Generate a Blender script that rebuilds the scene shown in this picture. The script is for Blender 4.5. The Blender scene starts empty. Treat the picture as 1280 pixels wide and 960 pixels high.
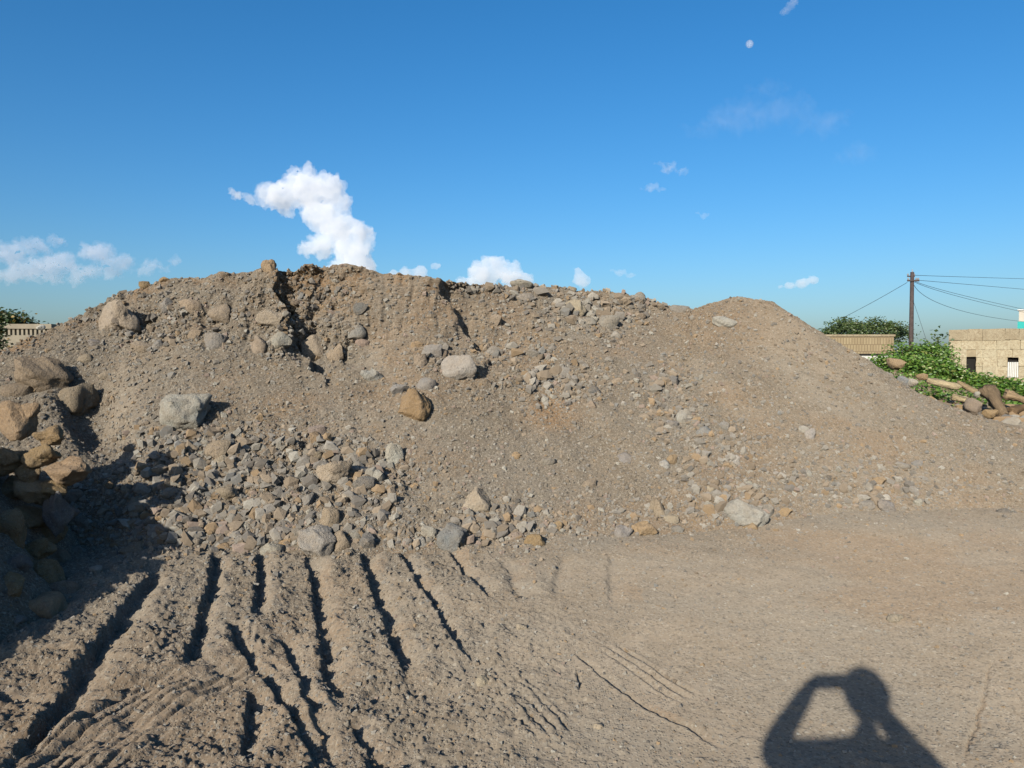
import bpy, bmesh, math, random
import numpy as np
from mathutils import Vector, Matrix

random.seed(7)
RNG = np.random.default_rng(11)
SC = bpy.context.scene
COL = SC.collection
R = math.radians

# ------------------------------------------------------------------ camera
F = 961.0                      # focal length in pixels of the 1280 x 960 photograph
CAMZ = 1.6
PITCH = R(1.79)
cam_d = bpy.data.cameras.new('camera')
cam_d.sensor_width = 36.0
cam_d.lens = F / 1280 * 36
cam_d.clip_start = 0.05
cam_d.clip_end = 60000
cam = bpy.data.objects.new('camera', cam_d)
COL.objects.link(cam)
cam.location = (0, 0, CAMZ)
cam.rotation_euler = (R(90) - PITCH, 0, 0)
SC.camera = cam

# ------------------------------------------------------------------ sky, sun, exposure
SUN_EL, SUN_AZ = R(21.3), R(22.8)      # the sun stands behind the camera, to its left
world = bpy.data.worlds.new('World')
SC.world = world
world.use_nodes = True
wn = world.node_tree
wn.nodes.clear()
sky = wn.nodes.new('ShaderNodeTexSky')
sky.sky_type = 'NISHITA'
sky.sun_disc = False
sky.sun_elevation = SUN_EL
sky.sun_rotation = R(180) + SUN_AZ
sky.altitude = 0
sky.air_density = 1.0
sky.dust_density = 1.7
sky.ozone_density = 5.4
bg = wn.nodes.new('ShaderNodeBackground')
bg.inputs['Strength'].default_value = 0.133
wo = wn.nodes.new('ShaderNodeOutputWorld')
hs = wn.nodes.new('ShaderNodeHueSaturation')
hs.inputs['Saturation'].default_value = 1.21
hs.inputs['Hue'].default_value = 0.497
hs.inputs['Value'].default_value = 0.74
wn.links.new(sky.outputs[0], hs.inputs['Color'])
wn.links.new(hs.outputs[0], bg.inputs[0])
wn.links.new(bg.outputs[0], wo.inputs[0])

sun_d = bpy.data.lights.new('sun', 'SUN')
sun_d.energy = 5.0
sun_d.angle = R(0.53)
sun_d.color = (1.0, 0.925, 0.81)
sun = bpy.data.objects.new('sun', sun_d)
COL.objects.link(sun)
sdir = Vector((-math.sin(SUN_AZ) * math.cos(SUN_EL), -math.cos(SUN_AZ) * math.cos(SUN_EL), math.sin(SUN_EL)))
sun.rotation_euler = sdir.to_track_quat('Z', 'Y').to_euler()
sun.location = (-20, -40, 30)

SC.view_settings.view_transform = 'Standard'
SC.view_settings.look = 'None'
SC.view_settings.gamma = 1
SC.view_settings.exposure = 0.60
SC.view_settings.use_curve_mapping = False
SC.render.engine = 'CYCLES'
SC.cycles.max_bounces = 16
SC.cycles.diffuse_bounces = 3
SC.cycles.glossy_bounces = 2
SC.cycles.transparent_max_bounces = 16
SC.cycles.volume_bounces = 14
SC.cycles.use_denoising = True
SC.cycles.denoising_prefilter = 'ACCURATE'
SC.cycles.denoising_input_passes = 'RGB_ALBEDO_NORMAL'

# ------------------------------------------------------------------ helpers
def tag(o, label=None, cat=None, group=None, kind=None):
    if label: o['label'] = label
    if cat: o['category'] = cat
    if group: o['group'] = group
    if kind: o['kind'] = kind
    return o

def link(name, me, mat=None, parent=None):
    o = bpy.data.objects.new(name, me)
    COL.objects.link(o)
    if mat is not None and me is not None and len(me.materials) == 0:
        me.materials.append(mat)
    if parent is not None:
        o.parent = parent
    return o

def empty(name, loc=(0, 0, 0), rz=0):
    o = bpy.data.objects.new(name, None)
    COL.objects.link(o)
    o.location = loc
    o.rotation_euler = (0, 0, rz)
    o.empty_display_size = 0.1
    return o

def np_mesh(name, verts, faces, smooth=False):
    """verts (N,3), faces (M,k) arrays with one k."""
    me = bpy.data.meshes.new(name)
    verts = np.asarray(verts, dtype=np.float32)
    faces = np.asarray(faces, dtype=np.int32)
    m, k = faces.shape
    me.vertices.add(len(verts))
    me.vertices.foreach_set('co', verts.ravel())
    me.loops.add(m * k)
    me.loops.foreach_set('vertex_index', faces.ravel())
    me.polygons.add(m)
    me.polygons.foreach_set('loop_start', np.arange(0, m * k, k, dtype=np.int32))
    me.polygons.foreach_set('loop_total', np.full(m, k, dtype=np.int32))
    me.update(calc_edges=True)
    me.polygons.foreach_set('use_smooth', np.full(m, smooth, dtype=bool))
    return me

def set_attr(me, name, vals, kind='FLOAT'):
    a = me.attributes.new(name, kind, 'POINT')
    if kind == 'FLOAT':
        a.data.foreach_set('value', np.asarray(vals, dtype=np.float32).ravel())
    else:
        a.data.foreach_set('color', np.asarray(vals, dtype=np.float32).ravel())

class MB:
    """collects simple solids into one mesh"""
    def __init__(self):
        self.v, self.f = [], []
    def box(self, x0, x1, y0, y1, z0, z1, jit=0.0):
        n = len(self.v)
        for x in (x0, x1):
            for y in (y0, y1):
                for z in (z0, z1):
                    self.v.append((x + random.uniform(-jit, jit), y + random.uniform(-jit, jit), z + random.uniform(-jit, jit)))
        for q in ((0, 1, 3, 2), (4, 6, 7, 5), (0, 4, 5, 1), (2, 3, 7, 6), (0, 2, 6, 4), (1, 5, 7, 3)):
            self.f.append([n + i for i in q])
        return self
    def tube(self, pts, radii, seg=8, cap=True):
        pts = [Vector(p) for p in pts]
        if not hasattr(radii, '__len__'):
            radii = [radii] * len(pts)
        n0 = len(self.v)
        for i, p in enumerate(pts):
            t = (pts[min(i + 1, len(pts) - 1)] - pts[max(i - 1, 0)]).normalized()
            a = t.cross(Vector((0, 0, 1)))
            if a.length < 1e-3:
                a = t.cross(Vector((1, 0, 0)))
            a.normalize()
            b = t.cross(a)
            for k in range(seg):
                w = 2 * math.pi * k / seg
                self.v.append(tuple(p + (a * math.cos(w) + b * math.sin(w)) * radii[i]))
        for i in range(len(pts) - 1):
            for k in range(seg):
                k2 = (k + 1) % seg
                self.f.append([n0 + i * seg + k, n0 + i * seg + k2, n0 + (i + 1) * seg + k2, n0 + (i + 1) * seg + k])
        if cap:
            self.f.append([n0 + k for k in range(seg)][::-1])
            self.f.append([n0 + (len(pts) - 1) * seg + k for k in range(seg)])
        return self
    def build(self, name, mat, parent=None, smooth=False, bevel=0):
        me = bpy.data.meshes.new(name)
        me.from_pydata(self.v, [], self.f)
        bm = bmesh.new(); bm.from_mesh(me)
        bmesh.ops.recalc_face_normals(bm, faces=bm.faces)
        if bevel:
            bmesh.ops.bevel(bm, geom=bm.edges[:], offset=bevel, segments=1, affect='EDGES')
        bm.to_mesh(me); bm.free()
        if smooth:
            for p in me.polygons: p.use_smooth = True
        return link(name, me, mat, parent)

# ---- noise on arrays
def _hash(ix, iy, seed):
    h = (ix.astype(np.int64) * 374761393 + iy.astype(np.int64) * 668265263 + seed * 974634777) & 0xFFFFFFFF
    h = ((h ^ (h >> 13)) * 1274126177) & 0xFFFFFFFF
    h = ((h ^ (h >> 16)) * 2246822519) & 0xFFFFFFFF
    return ((h ^ (h >> 15)) & 0xFFFFFF).astype(np.float64) / float(0xFFFFFF)

def vnoise(x, y, seed=0):
    ix, iy = np.floor(x), np.floor(y)
    fx, fy = x - ix, y - iy
    ux, uy = fx * fx * (3 - 2 * fx), fy * fy * (3 - 2 * fy)
    a = _hash(ix, iy, seed); b = _hash(ix + 1, iy, seed)
    c = _hash(ix, iy + 1, seed); d = _hash(ix + 1, iy + 1, seed)
    return (a + (b - a) * ux) * (1 - uy) + (c + (d - c) * ux) * uy - 0.5

def fbm(x, y, octs, seed=0, gain=0.5, lac=2.03):
    s = np.zeros_like(x); amp = 1.0
    for i in range(octs):
        c, sn = math.cos(0.6 * i), math.sin(0.6 * i)
        s += amp * vnoise(x * c - y * sn + 17.3 * i, x * sn + y * c - 9.1 * i, seed + i)
        x, y = x * lac, y * lac
        amp *= gain
    return s

def lumps(x, y, cell, prob, seed):
    """half-buried round lumps, one candidate in each cell; height in units of the cell"""
    gx, gy = x / cell, y / cell
    ix, iy = np.floor(gx), np.floor(gy)
    out = np.zeros_like(x)
    for dx in (-1, 0, 1):
        for dy in (-1, 0, 1):
            cx, cy = ix + dx, iy + dy
            jx, jy = cx + _hash(cx, cy, seed), cy + _hash(cx, cy, seed + 1)
            rad = 0.22 + 0.33 * _hash(cx, cy, seed + 2)
            p = _hash(cx, cy, seed + 3)
            d2 = ((gx - jx) ** 2 + (gy - jy) ** 2) / rad ** 2
            h = np.where((d2 < 1) & (p < prob), np.sqrt(np.clip(1 - d2, 0, 1)) * rad, 0)
            out = np.maximum(out, h)
    return out * cell

def sstep(a, b, x):
    t = np.clip((x - a) / (b - a), 0, 1)
    return t * t * (3 - 2 * t)

# ---- pixels of the photograph to rays of the place
CP, SP = math.cos(PITCH), math.sin(PITCH)
def ray(px, py):
    """returns X/Y and dZ/dY of the line of sight"""
    cx, cy = (np.asarray(px, float) - 640) / F, (480 - np.asarray(py, float)) / F
    dy = CP + cy * SP
    return cx / dy, (-SP + cy * CP) / dy

def base_ground(Y):
    Y = np.asarray(Y, float)
    return 0.03 * np.clip(Y - 3, 0, 6) * (1 - sstep(11, 26, Y))

def ground_pt(px, py):
    u, s = ray(px, py)
    Y = 5.0
    for _ in range(30):
        Y = (CAMZ - float(base_ground(Y))) / -s
    return np.array([u * Y, Y])

def at(px, py, Y):
    u, s = ray(px, py)
    return Vector((float(u) * Y, Y, CAMZ + float(s) * Y))

# ------------------------------------------------------------------ materials
class NT:
    def __init__(self, name):
        self.m = bpy.data.materials.new(name)
        self.m.use_nodes = True
        self.t = self.m.node_tree
        self.t.nodes.clear()
        self.out = self.t.nodes.new('ShaderNodeOutputMaterial')
    def n(self, typ, ins=None, **props):
        nd = self.t.nodes.new(typ)
        for k, v in props.items():
            setattr(nd, k, v)
        for k, v in (ins or {}).items():
            self.set(nd, k, v)
        return nd
    def set(self, nd, k, v):
        if isinstance(v, bpy.types.NodeSocket):
            self.t.links.new(v, nd.inputs[k])
        else:
            nd.inputs[k].default_value = v
    def mix(self, fac, a, b, mode='MIX'):
        nd = self.t.nodes.new('ShaderNodeMix')
        nd.data_type = 'RGBA'; nd.blend_type = mode
        for i, v in ((0, fac), (6, a), (7, b)):
            if isinstance(v, bpy.types.NodeSocket):
                self.t.links.new(v, nd.inputs[i])
            else:
                nd.inputs[i].default_value = v if i == 0 else (tuple(v) + (1,))[:4]
        return nd.outputs[2]
    def math(self, op, a, b=0.0, clamp=False):
        nd = self.t.nodes.new('ShaderNodeMath'); nd.operation = op; nd.use_clamp = clamp
        for i, v in ((0, a), (1, b)):
            if isinstance(v, bpy.types.NodeSocket):
                self.t.links.new(v, nd.inputs[i])
            else:
                nd.inputs[i].default_value = v
        return nd.outputs[0]
    def ramp(self, fac, a, b, lo=0.0, hi=1.0):
        nd = self.t.nodes.new('ShaderNodeMapRange')
        nd.clamp = True
        self.set(nd, 0, fac); self.set(nd, 1, a); self.set(nd, 2, b); self.set(nd, 3, lo); self.set(nd, 4, hi)
        return nd.outputs[0]
    def noise(self, vec, scale, detail=4, rough=0.55):
        nd = self.n('ShaderNodeTexNoise', {'Scale': scale, 'Detail': detail, 'Roughness': rough})
        self.t.links.new(vec, nd.inputs['Vector'])
        return nd.outputs[0]
    def voro(self, vec, scale, feature='F1'):
        nd = self.n('ShaderNodeTexVoronoi', {'Scale': scale}, feature=feature)
        self.t.links.new(vec, nd.inputs['Vector'])
        return nd
    def bump(self, h, strength, dist, normal=None):
        nd = self.n('ShaderNodeBump', {'Strength': strength, 'Distance': dist, 'Height': h})
        if normal is not None: self.t.links.new(normal, nd.inputs['Normal'])
        return nd.outputs[0]
    def finish(self, color, rough=0.95, normal=None, spec=0.15, **kw):
        color = self.mix(1.0, color, (0.555, 0.575, 0.575), 'MULTIPLY')       # albedo of the whole place, set for this exposure
        p = self.n('ShaderNodeBsdfPrincipled', {'Base Color': color if isinstance(color, bpy.types.NodeSocket) else (tuple(color) + (1,))[:4],
                   'Roughness': rough, 'Specular IOR Level': spec})
        if 'Diffuse Roughness' in p.inputs: p.inputs['Diffuse Roughness'].default_value = kw.get('dr', 0.0)
        if 'metal' in kw: p.inputs['Metallic'].default_value = kw['metal']
        if normal is not None: self.t.links.new(normal, p.inputs['Normal'])
        self.t.links.new(p.outputs[0], self.out.inputs['Surface'])
        return self.m

def soil_material(name):
    """gravelly soil: attribute 'dust' = trodden pale fines, 'rust' = orange earth"""
    k = NT(name)
    pos = k.n('ShaderNodeNewGeometry').outputs['Position']
    dust = k.n('ShaderNodeAttribute', attribute_name='dust').outputs['Fac']
    rust = k.n('ShaderNodeAttribute', attribute_name='rust').outputs['Fac']
    big = k.noise(pos, 0.9, 5, 0.6)
    mid = k.noise(pos, 5.0, 5, 0.6)
    fine = k.noise(pos, 60.0, 3, 0.6)
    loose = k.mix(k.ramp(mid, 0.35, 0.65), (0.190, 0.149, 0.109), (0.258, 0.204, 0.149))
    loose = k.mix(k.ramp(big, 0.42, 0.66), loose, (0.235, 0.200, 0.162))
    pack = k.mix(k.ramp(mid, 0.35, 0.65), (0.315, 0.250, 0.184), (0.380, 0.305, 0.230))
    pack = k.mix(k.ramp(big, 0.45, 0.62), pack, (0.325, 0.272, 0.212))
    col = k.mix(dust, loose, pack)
    col = k.mix(rust, col, (0.33, 0.190, 0.092))
    # single grains: about 12 mm and 35 mm
    g1 = k.voro(pos, 90.0); g2 = k.voro(pos, 28.0)
    r1 = k.n('ShaderNodeSeparateColor', {0: g1.outputs['Color']})
    r2 = k.n('ShaderNodeSeparateColor', {0: g2.outputs['Color']})
    grain = k.mix(r1.outputs[1], (0.085, 0.072, 0.058), (0.56, 0.48, 0.38))
    m1 = k.ramp(r1.outputs[0], 0.50, 0.56)
    col = k.mix(k.math('MULTIPLY', m1, k.ramp(dust, 0.15, 0.75, 0.60, 0.40)), col, grain)
    grain2 = k.mix(r2.outputs[1], (0.15, 0.135, 0.115), (0.52, 0.45, 0.36))
    near2 = k.ramp(g2.outputs['Distance'], 0.30, 0.42, 1.0, 0.0)
    m2 = k.math('MULTIPLY', k.ramp(r2.outputs[0], 0.70, 0.74), near2)
    m2 = k.math('MULTIPLY', m2, k.ramp(dust, 0.0, 1.0, 0.85, 0.55))
    col = k.mix(m2, col, grain2)
    col = k.mix(k.ramp(fine, 0.3, 0.7, 0.0, 0.35), col, (0.20, 0.155, 0.115), 'MIX')
    h1 = k.math('MULTIPLY', k.ramp(g1.outputs['Distance'], 0.0, 0.6, 1.0, 0.0), m1)
    h2 = k.math('MULTIPLY', k.ramp(g2.outputs['Distance'], 0.0, 0.5, 1.0, 0.0), m2)
    nb = k.bump(k.noise(pos, 30.0, 6, 0.7), k.ramp(dust, 0.2, 1.0, 0.8, 0.28), 0.014)
    nb = k.bump(h1, k.ramp(dust, 0.15, 0.75, 1.0, 0.55), 0.008, nb)
    nb = k.bump(h2, k.ramp(dust, 0.15, 0.75, 1.0, 0.5), 0.016, nb)
    return k.finish(col, 1.0, nb, spec=0.05, dr=1.0)

M_SOIL = soil_material('gravelly_soil')

def rock_material():
    k = NT('rock')
    co = k.n('ShaderNodeTexCoord').outputs['Object']
    oi = k.n('ShaderNodeObjectInfo')
    base = oi.outputs['Color']
    wpos = k.n('ShaderNodeNewGeometry').outputs['Position']
    n1 = k.noise(wpos, 7.0, 6, 0.65)
    n2 = k.noise(wpos, 34.0, 5, 0.65)
    n3 = k.noise(wpos, 110.0, 2, 0.6)
    col = k.mix(k.ramp(n1, 0.35, 0.68), base, k.mix(0.5, base, (0.40, 0.29, 0.19)))
    col = k.mix(k.ramp(n2, 0.50, 0.72, 0, 0.7), col, k.mix(0.6, base, (0.13, 0.11, 0.10)))
    col = k.mix(k.ramp(n3, 0.52, 0.75, 0, 0.55), col, k.mix(0.5, base, (0.62, 0.57, 0.50)))
    nb = k.bump(n1, 0.7, 0.05)
    nb = k.bump(n2, 1.0, 0.034, nb)
    nb = k.bump(n3, 0.7, 0.006, nb)
    return k.finish(col, 0.95, nb, spec=0.12, dr=0.8)
M_ROCK = rock_material()

def gravel_material():
    k = NT('loose_gravel')
    c = k.n('ShaderNodeAttribute', attribute_name='col').outputs['Color']
    pos = k.n('ShaderNodeNewGeometry').outputs['Position']
    n2 = k.noise(pos, 60.0, 3, 0.6)
    col = k.mix(k.ramp(n2, 0.35, 0.7, 0, 0.45), c, (0.24, 0.18, 0.13))
    return k.finish(col, 0.95, k.bump(n2, 0.6, 0.01), spec=0.1, dr=0.8)
M_GRAVEL = gravel_material()

def plain(name, color, rough=0.8, var=0.15, scale=8.0, spec=0.2, bump=0.0, metal=None):
    k = NT(name)
    pos = k.n('ShaderNodeNewGeometry').outputs['Position']
    n = k.noise(pos, scale, 5, 0.6)
    col = k.mix(k.ramp(n, 0.3, 0.7), tuple(c * (1 - var) for c in color), tuple(min(1, c * (1 + var)) for c in color))
    nb = k.bump(n, bump, 0.03) if bump else None
    kw = {'metal': metal} if metal is not None else {}
    return k.finish(col, rough, nb, spec, **kw)

def leaf_material(name, a, b, c):
    k = NT(name)
    rnd = k.n('ShaderNodeNewGeometry').outputs['Random Per Island']
    col = k.mix(k.ramp(rnd, 0.0, 0.6), a, b)
    col = k.mix(k.ramp(rnd, 0.85, 0.9), col, c)
    d = k.n('ShaderNodeBsdfDiffuse', {'Color': col})
    t = k.n('ShaderNodeBsdfTranslucent', {'Color': col})
    g = k.n('ShaderNodeBsdfGlossy', {'Roughness': 0.45, 'Color': (1, 1, 1, 1)})
    m = k.n('ShaderNodeMixShader', {0: 0.3}); k.t.links.new(d.outputs[0], m.inputs[1]); k.t.links.new(t.outputs[0], m.inputs[2])
    m2 = k.n('ShaderNodeMixShader', {0: 0.04}); k.t.links.new(m.outputs[0], m2.inputs[1]); k.t.links.new(g.outputs[0], m2.inputs[2])
    k.t.links.new(m2.outputs[0], k.out.inputs['Surface'])
    return k.m

# ------------------------------------------------------------------ ground with ruts
def polyline_dist(X, Y, pts):
    """distance, signed side (+ = right of the line drawn far to near) and position along (0..1)"""
    best = np.full(X.shape, 1e9); side = np.zeros(X.shape); along = np.zeros(X.shape)
    L = [0.0]
    for a, b in zip(pts[:-1], pts[1:]): L.append(L[-1] + float(np.hypot(*(b - a))))
    for i, (a, b) in enumerate(zip(pts[:-1], pts[1:])):
        d = b - a; ll = float(d @ d)
        t = np.clip(((X - a[0]) * d[0] + (Y - a[1]) * d[1]) / ll, 0, 1)
        qx, qy = X - (a[0] + t * d[0]), Y - (a[1] + t * d[1])
        dist = np.hypot(qx, qy)
        cr = d[0] * (Y - a[1]) - d[1] * (X - a[0])
        m = dist < best
        best = np.where(m, dist, best)
        side = np.where(m, np.sign(cr), side)
        along = np.where(m, (L[i] + t * (L[i + 1] - L[i])) / L[-1], along)
    return best, side, along

# dark line of each rut in the photograph, far end first: points, width, depth
RUTS = [
    ([(196, 716), (160, 762), (118, 820), (84, 872), (48, 920), (10, 970), (-40, 1040)], 0.17, 0.150),
    ([(268, 694), (264, 735), (250, 785), (234, 832), (214, 868)], 0.13, 0.115),
    ([(324, 694), (324, 735), (319, 778)], 0.13, 0.115),
    ([(287, 772), (303, 815), (332, 852), (362, 898), (396, 946), (420, 990)], 0.12, 0.100),
    ([(318, 870), (312, 910), (306, 965)], 0.10, 0.09),
    ([(386, 694), (396, 740), (402, 785), (410, 835), (417, 880), (428, 908)], 0.13, 0.110),
    ([(452, 684), (470, 740), (486, 786), (500, 820), (514, 858), (530, 892)], 0.13, 0.110),
    ([(352, 792), (372, 840), (392, 890), (412, 940), (430, 985)], 0.10, 0.07),
    ([(440, 900), (462, 940), (480, 985)], 0.10, 0.06),
    ([(500, 684), (526, 730), (552, 776), (576, 815), (596, 842)], 0.11, 0.085),
    ([(562, 686), (590, 724), (624, 757)], 0.10, 0.06),
    ([(628, 700), (640, 728), (655, 760)], 0.17, 0.034),
    ([(702, 696), (698, 725), (694, 752)], 0.17, 0.034),
    ([(764, 692), (764, 730), (768, 764)], 0.17, 0.034),
    ([(720, 821), (745, 843), (780, 868), (812, 892), (860, 918), (925, 958)], 0.06, 0.030),
    ([(1238, 832), (1226, 880), (1212, 930), (1202, 970)], 0.022, 0.022),
    ([(722, 842), (722, 870)], 0.03, 0.03),
    ([(-20, 838), (30, 822), (70, 818), (100, 822)], 0.10, 0.07),
    ([(-30, 872), (20, 876), (60, 884), (86, 882)], 0.09, 0.075),
    ([(60, 905), (40, 925), (10, 930), (-30, 922)], 0.08, 0.06),
]
TREADS = []
TREADS += [([(305 + 9 * i, 776 + 6 * i), (303 + 9 * i, 795 + 5 * i), (312 + 9 * i, 812 + 4 * i), (330 + 8 * i, 828 + 4 * i)], 0.016, 0.012) for i in range(0, 4)]
TREADS += [([(148 + 6 * j - 12 * i, 792 + 17 * i), (190 - 12 * i, 798 + 16 * i), (218 - 12 * i, 796 + 16 * i)], 0.03, 0.022) for i in range(0, 6) for j in (0,)]
TREADS += [([(738 + 9 * i, 818 - 5 * i), (790 + 9 * i, 852 - 5 * i), (850 + 9 * i, 890 - 5 * i)], 0.014, 0.008) for i in range(1, 4)]
TREADS += [([(590 + 12 * i, 862 - 6 * i), (640 + 12 * i, 900 - 6 * i), (680 + 12 * i, 940 - 6 * i)], 0.012, 0.007) for i in range(0, 4)]

# column, toe row, lower slope, break row, upper slope, crest row
PROFILE = np.array([
    (-900, 640, 14, 600, 14, 560), (-600, 690, 26, 560, 26, 490), (-300, 690, 29, 530, 30, 462), (-120, 690, 30, 520, 31, 450),
    (0, 690, 31, 510, 32, 437), (50, 690, 31.5, 490, 33, 415), (100, 690, 32, 460, 34, 394), (150, 690, 32, 440, 37, 371), (205, 692, 33, 430, 42, 352),
    (300, 692, 34, 432, 50, 339), (336, 692, 34, 436, 54, 335), (350, 692, 33.7, 438, 53, 337), (395, 692, 33, 440, 53, 335), (430, 692, 32.5, 438, 54, 331),
    (470, 690, 32, 436, 58, 337), (545, 688, 32, 436, 56, 350), (566, 686, 31.5, 434, 52, 355), (600, 684, 31, 430, 46, 356), (650, 680, 30, 430, 38, 355), (700, 676, 29.5, 430, 34, 358),
    (760, 672, 29, 430, 31, 364), (800, 670, 28, 436, 28, 372), (835, 668, 26.5, 440, 25, 384), (856, 666, 26.5, 440, 26, 389), (866, 665, 29, 440, 31, 387), (885, 663, 30.5, 440, 34, 379),
    (920, 659, 31, 440, 36, 372), (965, 655, 31, 448, 36, 377), (988, 653, 30.5, 455, 33, 390), (1020, 650, 30, 470, 30, 409),
    (1070, 646, 29, 500, 28, 439), (1110, 643, 27, 520, 26, 464), (1150, 641, 25, 540, 24, 489), (1200, 640, 23, 560, 21, 511),
    (1250, 640, 20, 575, 18, 530), (1300, 640, 18, 585, 16, 545), (1400, 640, 15, 600, 13, 572), (1600, 640, 12, 620, 10, 606), (1900, 640, 8, 632, 6, 628)], float)

def build_ground():
    th = np.concatenate([np.linspace(-180, -60, 40)[:-1], np.linspace(-60, -37, 100)[:-1], np.linspace(-37, 37, 900)[:-1],
                         np.linspace(37, 60, 100)[:-1], np.linspace(60, 180, 41)[:-1]])
    th = np.radians(th)
    s_near = np.linspace(math.atan(CAMZ / 2.75), math.atan(CAMZ / 10.5), 400)
    r = np.concatenate([[0.02, 0.4, 0.8, 1.2, 1.6, 2.0, 2.3, 2.55], CAMZ / np.tan(s_near), np.geomspace(10.7, 4000, 90)])
    T, Rr = np.meshgrid(th, r)
    X, Y = Rr * np.sin(T), Rr * np.cos(T)
    Z = base_ground(np.where(Y > 0, np.hypot(X * 0.6, Y), 0))
    near = 1 - sstep(14, 40, Rr)
    # how rough the ground is: churned on the left, trodden flat on the right
    px = 640 + F * np.where(Y > 0.5, X / np.maximum(Y, 0.5), 0)
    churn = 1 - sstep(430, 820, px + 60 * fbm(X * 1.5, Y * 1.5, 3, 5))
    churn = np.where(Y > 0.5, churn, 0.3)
    Z = Z + near * (0.05 * fbm(X * 0.7, Y * 0.7, 3, 21) + (0.014 + 0.035 * churn) * fbm(X * 3.1, Y * 3.1, 3, 31)
                    + (0.006 + 0.022 * churn) * fbm(X * 11, Y * 11, 4, 41))
    m = (Rr < 11) & (np.abs(T) < 1.0)
    xs, ys = X[m], Y[m]
    dz = np.zeros_like(xs); smooth_lane = np.zeros_like(xs)
    wob = 0.022 * fbm(xs * 9, ys * 9, 4, 77); wob2 = 0.022 * fbm(xs * 9, ys * 9, 4, 97)
    for pts, w, dep in RUTS:
        P = [ground_pt(*p) for p in pts]
        d, sd, al = polyline_dist(xs + wob, ys + wob2, P)
        fade = sstep(0, 0.06, al) * (1 - sstep(0.74, 1.0, al))
        sgn = d * sd
        w2 = 0.52 * w * (1.0 + 0.5 * vnoise(al * 9, al * 0 + dep * 900, 3))
        left = np.where(sgn < 0, 1 - sstep(0, 0.45, -sgn / w2), 0)
        right = np.where(sgn >= 0, 1 - sstep(0.15, 1.35, sgn / w2), 0)
        prof = np.maximum(left, right)
        berm = np.exp(-((sgn + 0.75 * w2) / (0.45 * w2)) ** 2) + 0.25 * np.exp(-((sgn - 1.7 * w2) / (0.5 * w2)) ** 2)
        dz += fade * 0.43 * (-dep * prof + 0.20 * dep * berm)
        smooth_lane = np.maximum(smooth_lane, fade * np.where((sgn > 0.05 * w2) & (sgn < 2.0 * w2), 1, 0))  # the sun-facing right walls, smoothed here and painted paler below
    for pts, w, dep in TREADS:
        P = [ground_pt(*p) for p in pts]
        d, sd, al = polyline_dist(xs + wob * 0.4, ys + wob2 * 0.4, P)
        fade = sstep(0, 0.1, al) * (1 - sstep(0.85, 1.0, al)) * (0.45 + 1.0 * np.clip(vnoise(xs * 4, ys * 4, 8) + 0.5, 0, 1))
        dz += fade * dep * (-np.exp(-(d / w) ** 2) + 0.5 * np.exp(-((d - 1.6 * w) / w) ** 2))
    cl = churn[m] * (1 - 0.85 * smooth_lane)
    # the ribbed print of a tyre sweeping out to the lower left
    d, sd, al = polyline_dist(xs + wob * 0.3, ys + wob2 * 0.3, [ground_pt(*p) for p in ((302, 826), (262, 846), (205, 876), (140, 920), (70, 975), (0, 1040))])
    sg = d * sd
    band = (1 - sstep(0.19, 0.25, d)) * sstep(0, 0.06, al)
    rib = np.abs(((sg / 0.068) % 1.0) - 0.5) * 2
    wear = 0.35 + 0.65 * sstep(-0.25, 0.2, fbm(xs * 2.5, ys * 2.5, 3, 66))
    dz = dz * (1 - 0.75 * band) + band * (-0.030 * wear * sstep(0.55, 1.0, rib) - 0.012 + 0.010 * (sg > 0.2))
    smooth_lane = np.maximum(smooth_lane, 0.8 * band)
    cl = cl * (1 - 0.9 * band)
    for tpts, tw in (([(270, 846), (200, 884), (130, 930), (60, 985)], 0.32), ([(318, 790), (335, 825), (372, 862)], 0.16)):
        d, _, _ = polyline_dist(xs, ys, [ground_pt(*p) for p in tpts])
        cl = cl * (1 - 0.8 * (1 - sstep(tw * 0.7, tw * 1.3, d)))
    patch = sstep(-0.05, 0.3, fbm(xs * 1.7, ys * 1.7, 3, 61))
    dz += (0.25 + 0.75 * patch) * cl * (0.5 * lumps(xs, ys, 0.11, 0.16, 100) + 0.85 * lumps(xs, ys, 0.055, 0.42, 200))
    dz += (0.10 + 0.90 * cl) * 1.0 * lumps(xs, ys, 0.032, 0.5, 300) + 0.2 * lumps(xs, ys, 0.06, 0.10, 400)
    Z[m] += dz
    nr, nt = X.shape
    V = np.stack([X, Y, Z], -1).reshape(-1, 3)
    idx = np.arange(nr * nt).reshape(nr, nt)
    nxt = np.roll(idx, -1, axis=1)
    faces = np.stack([idx[:-1], idx[1:], nxt[1:], nxt[:-1]], -1).reshape(-1, 4)[:, ::-1]
    me = np_mesh('ground', V, faces, smooth=True)
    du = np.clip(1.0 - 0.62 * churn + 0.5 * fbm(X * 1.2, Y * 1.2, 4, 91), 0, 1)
    du = np.where(m.reshape(du.shape), du, 0.8)
    toe_py = np.interp(px, PROFILE[:, 0], PROFILE[:, 1])
    toe_Y = (CAMZ + 0.09) / (0.03 + (toe_py - 450) / F)
    blend = sstep(-1.6, 0.2, Y - toe_Y + 0.5 * fbm(X * 1.3, Y * 1.3, 3, 93)) * (Y > 0.5) * (Rr < 14)
    du = du * (1 - blend) + blend * np.minimum(du, 0.45 + 0.3 * fbm(X * 1.2, Y * 1.2, 4, 91))
    tmp = du[m]; tmp = np.maximum(tmp, smooth_lane * 0.95); du[m] = tmp  # sunlit side of each rut painted paler, along with the pressed tyre print
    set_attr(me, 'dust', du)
    ru = 0.30 * sstep(0.12, 0.45, fbm(X * 0.8, Y * 0.8, 4, 55))
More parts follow.
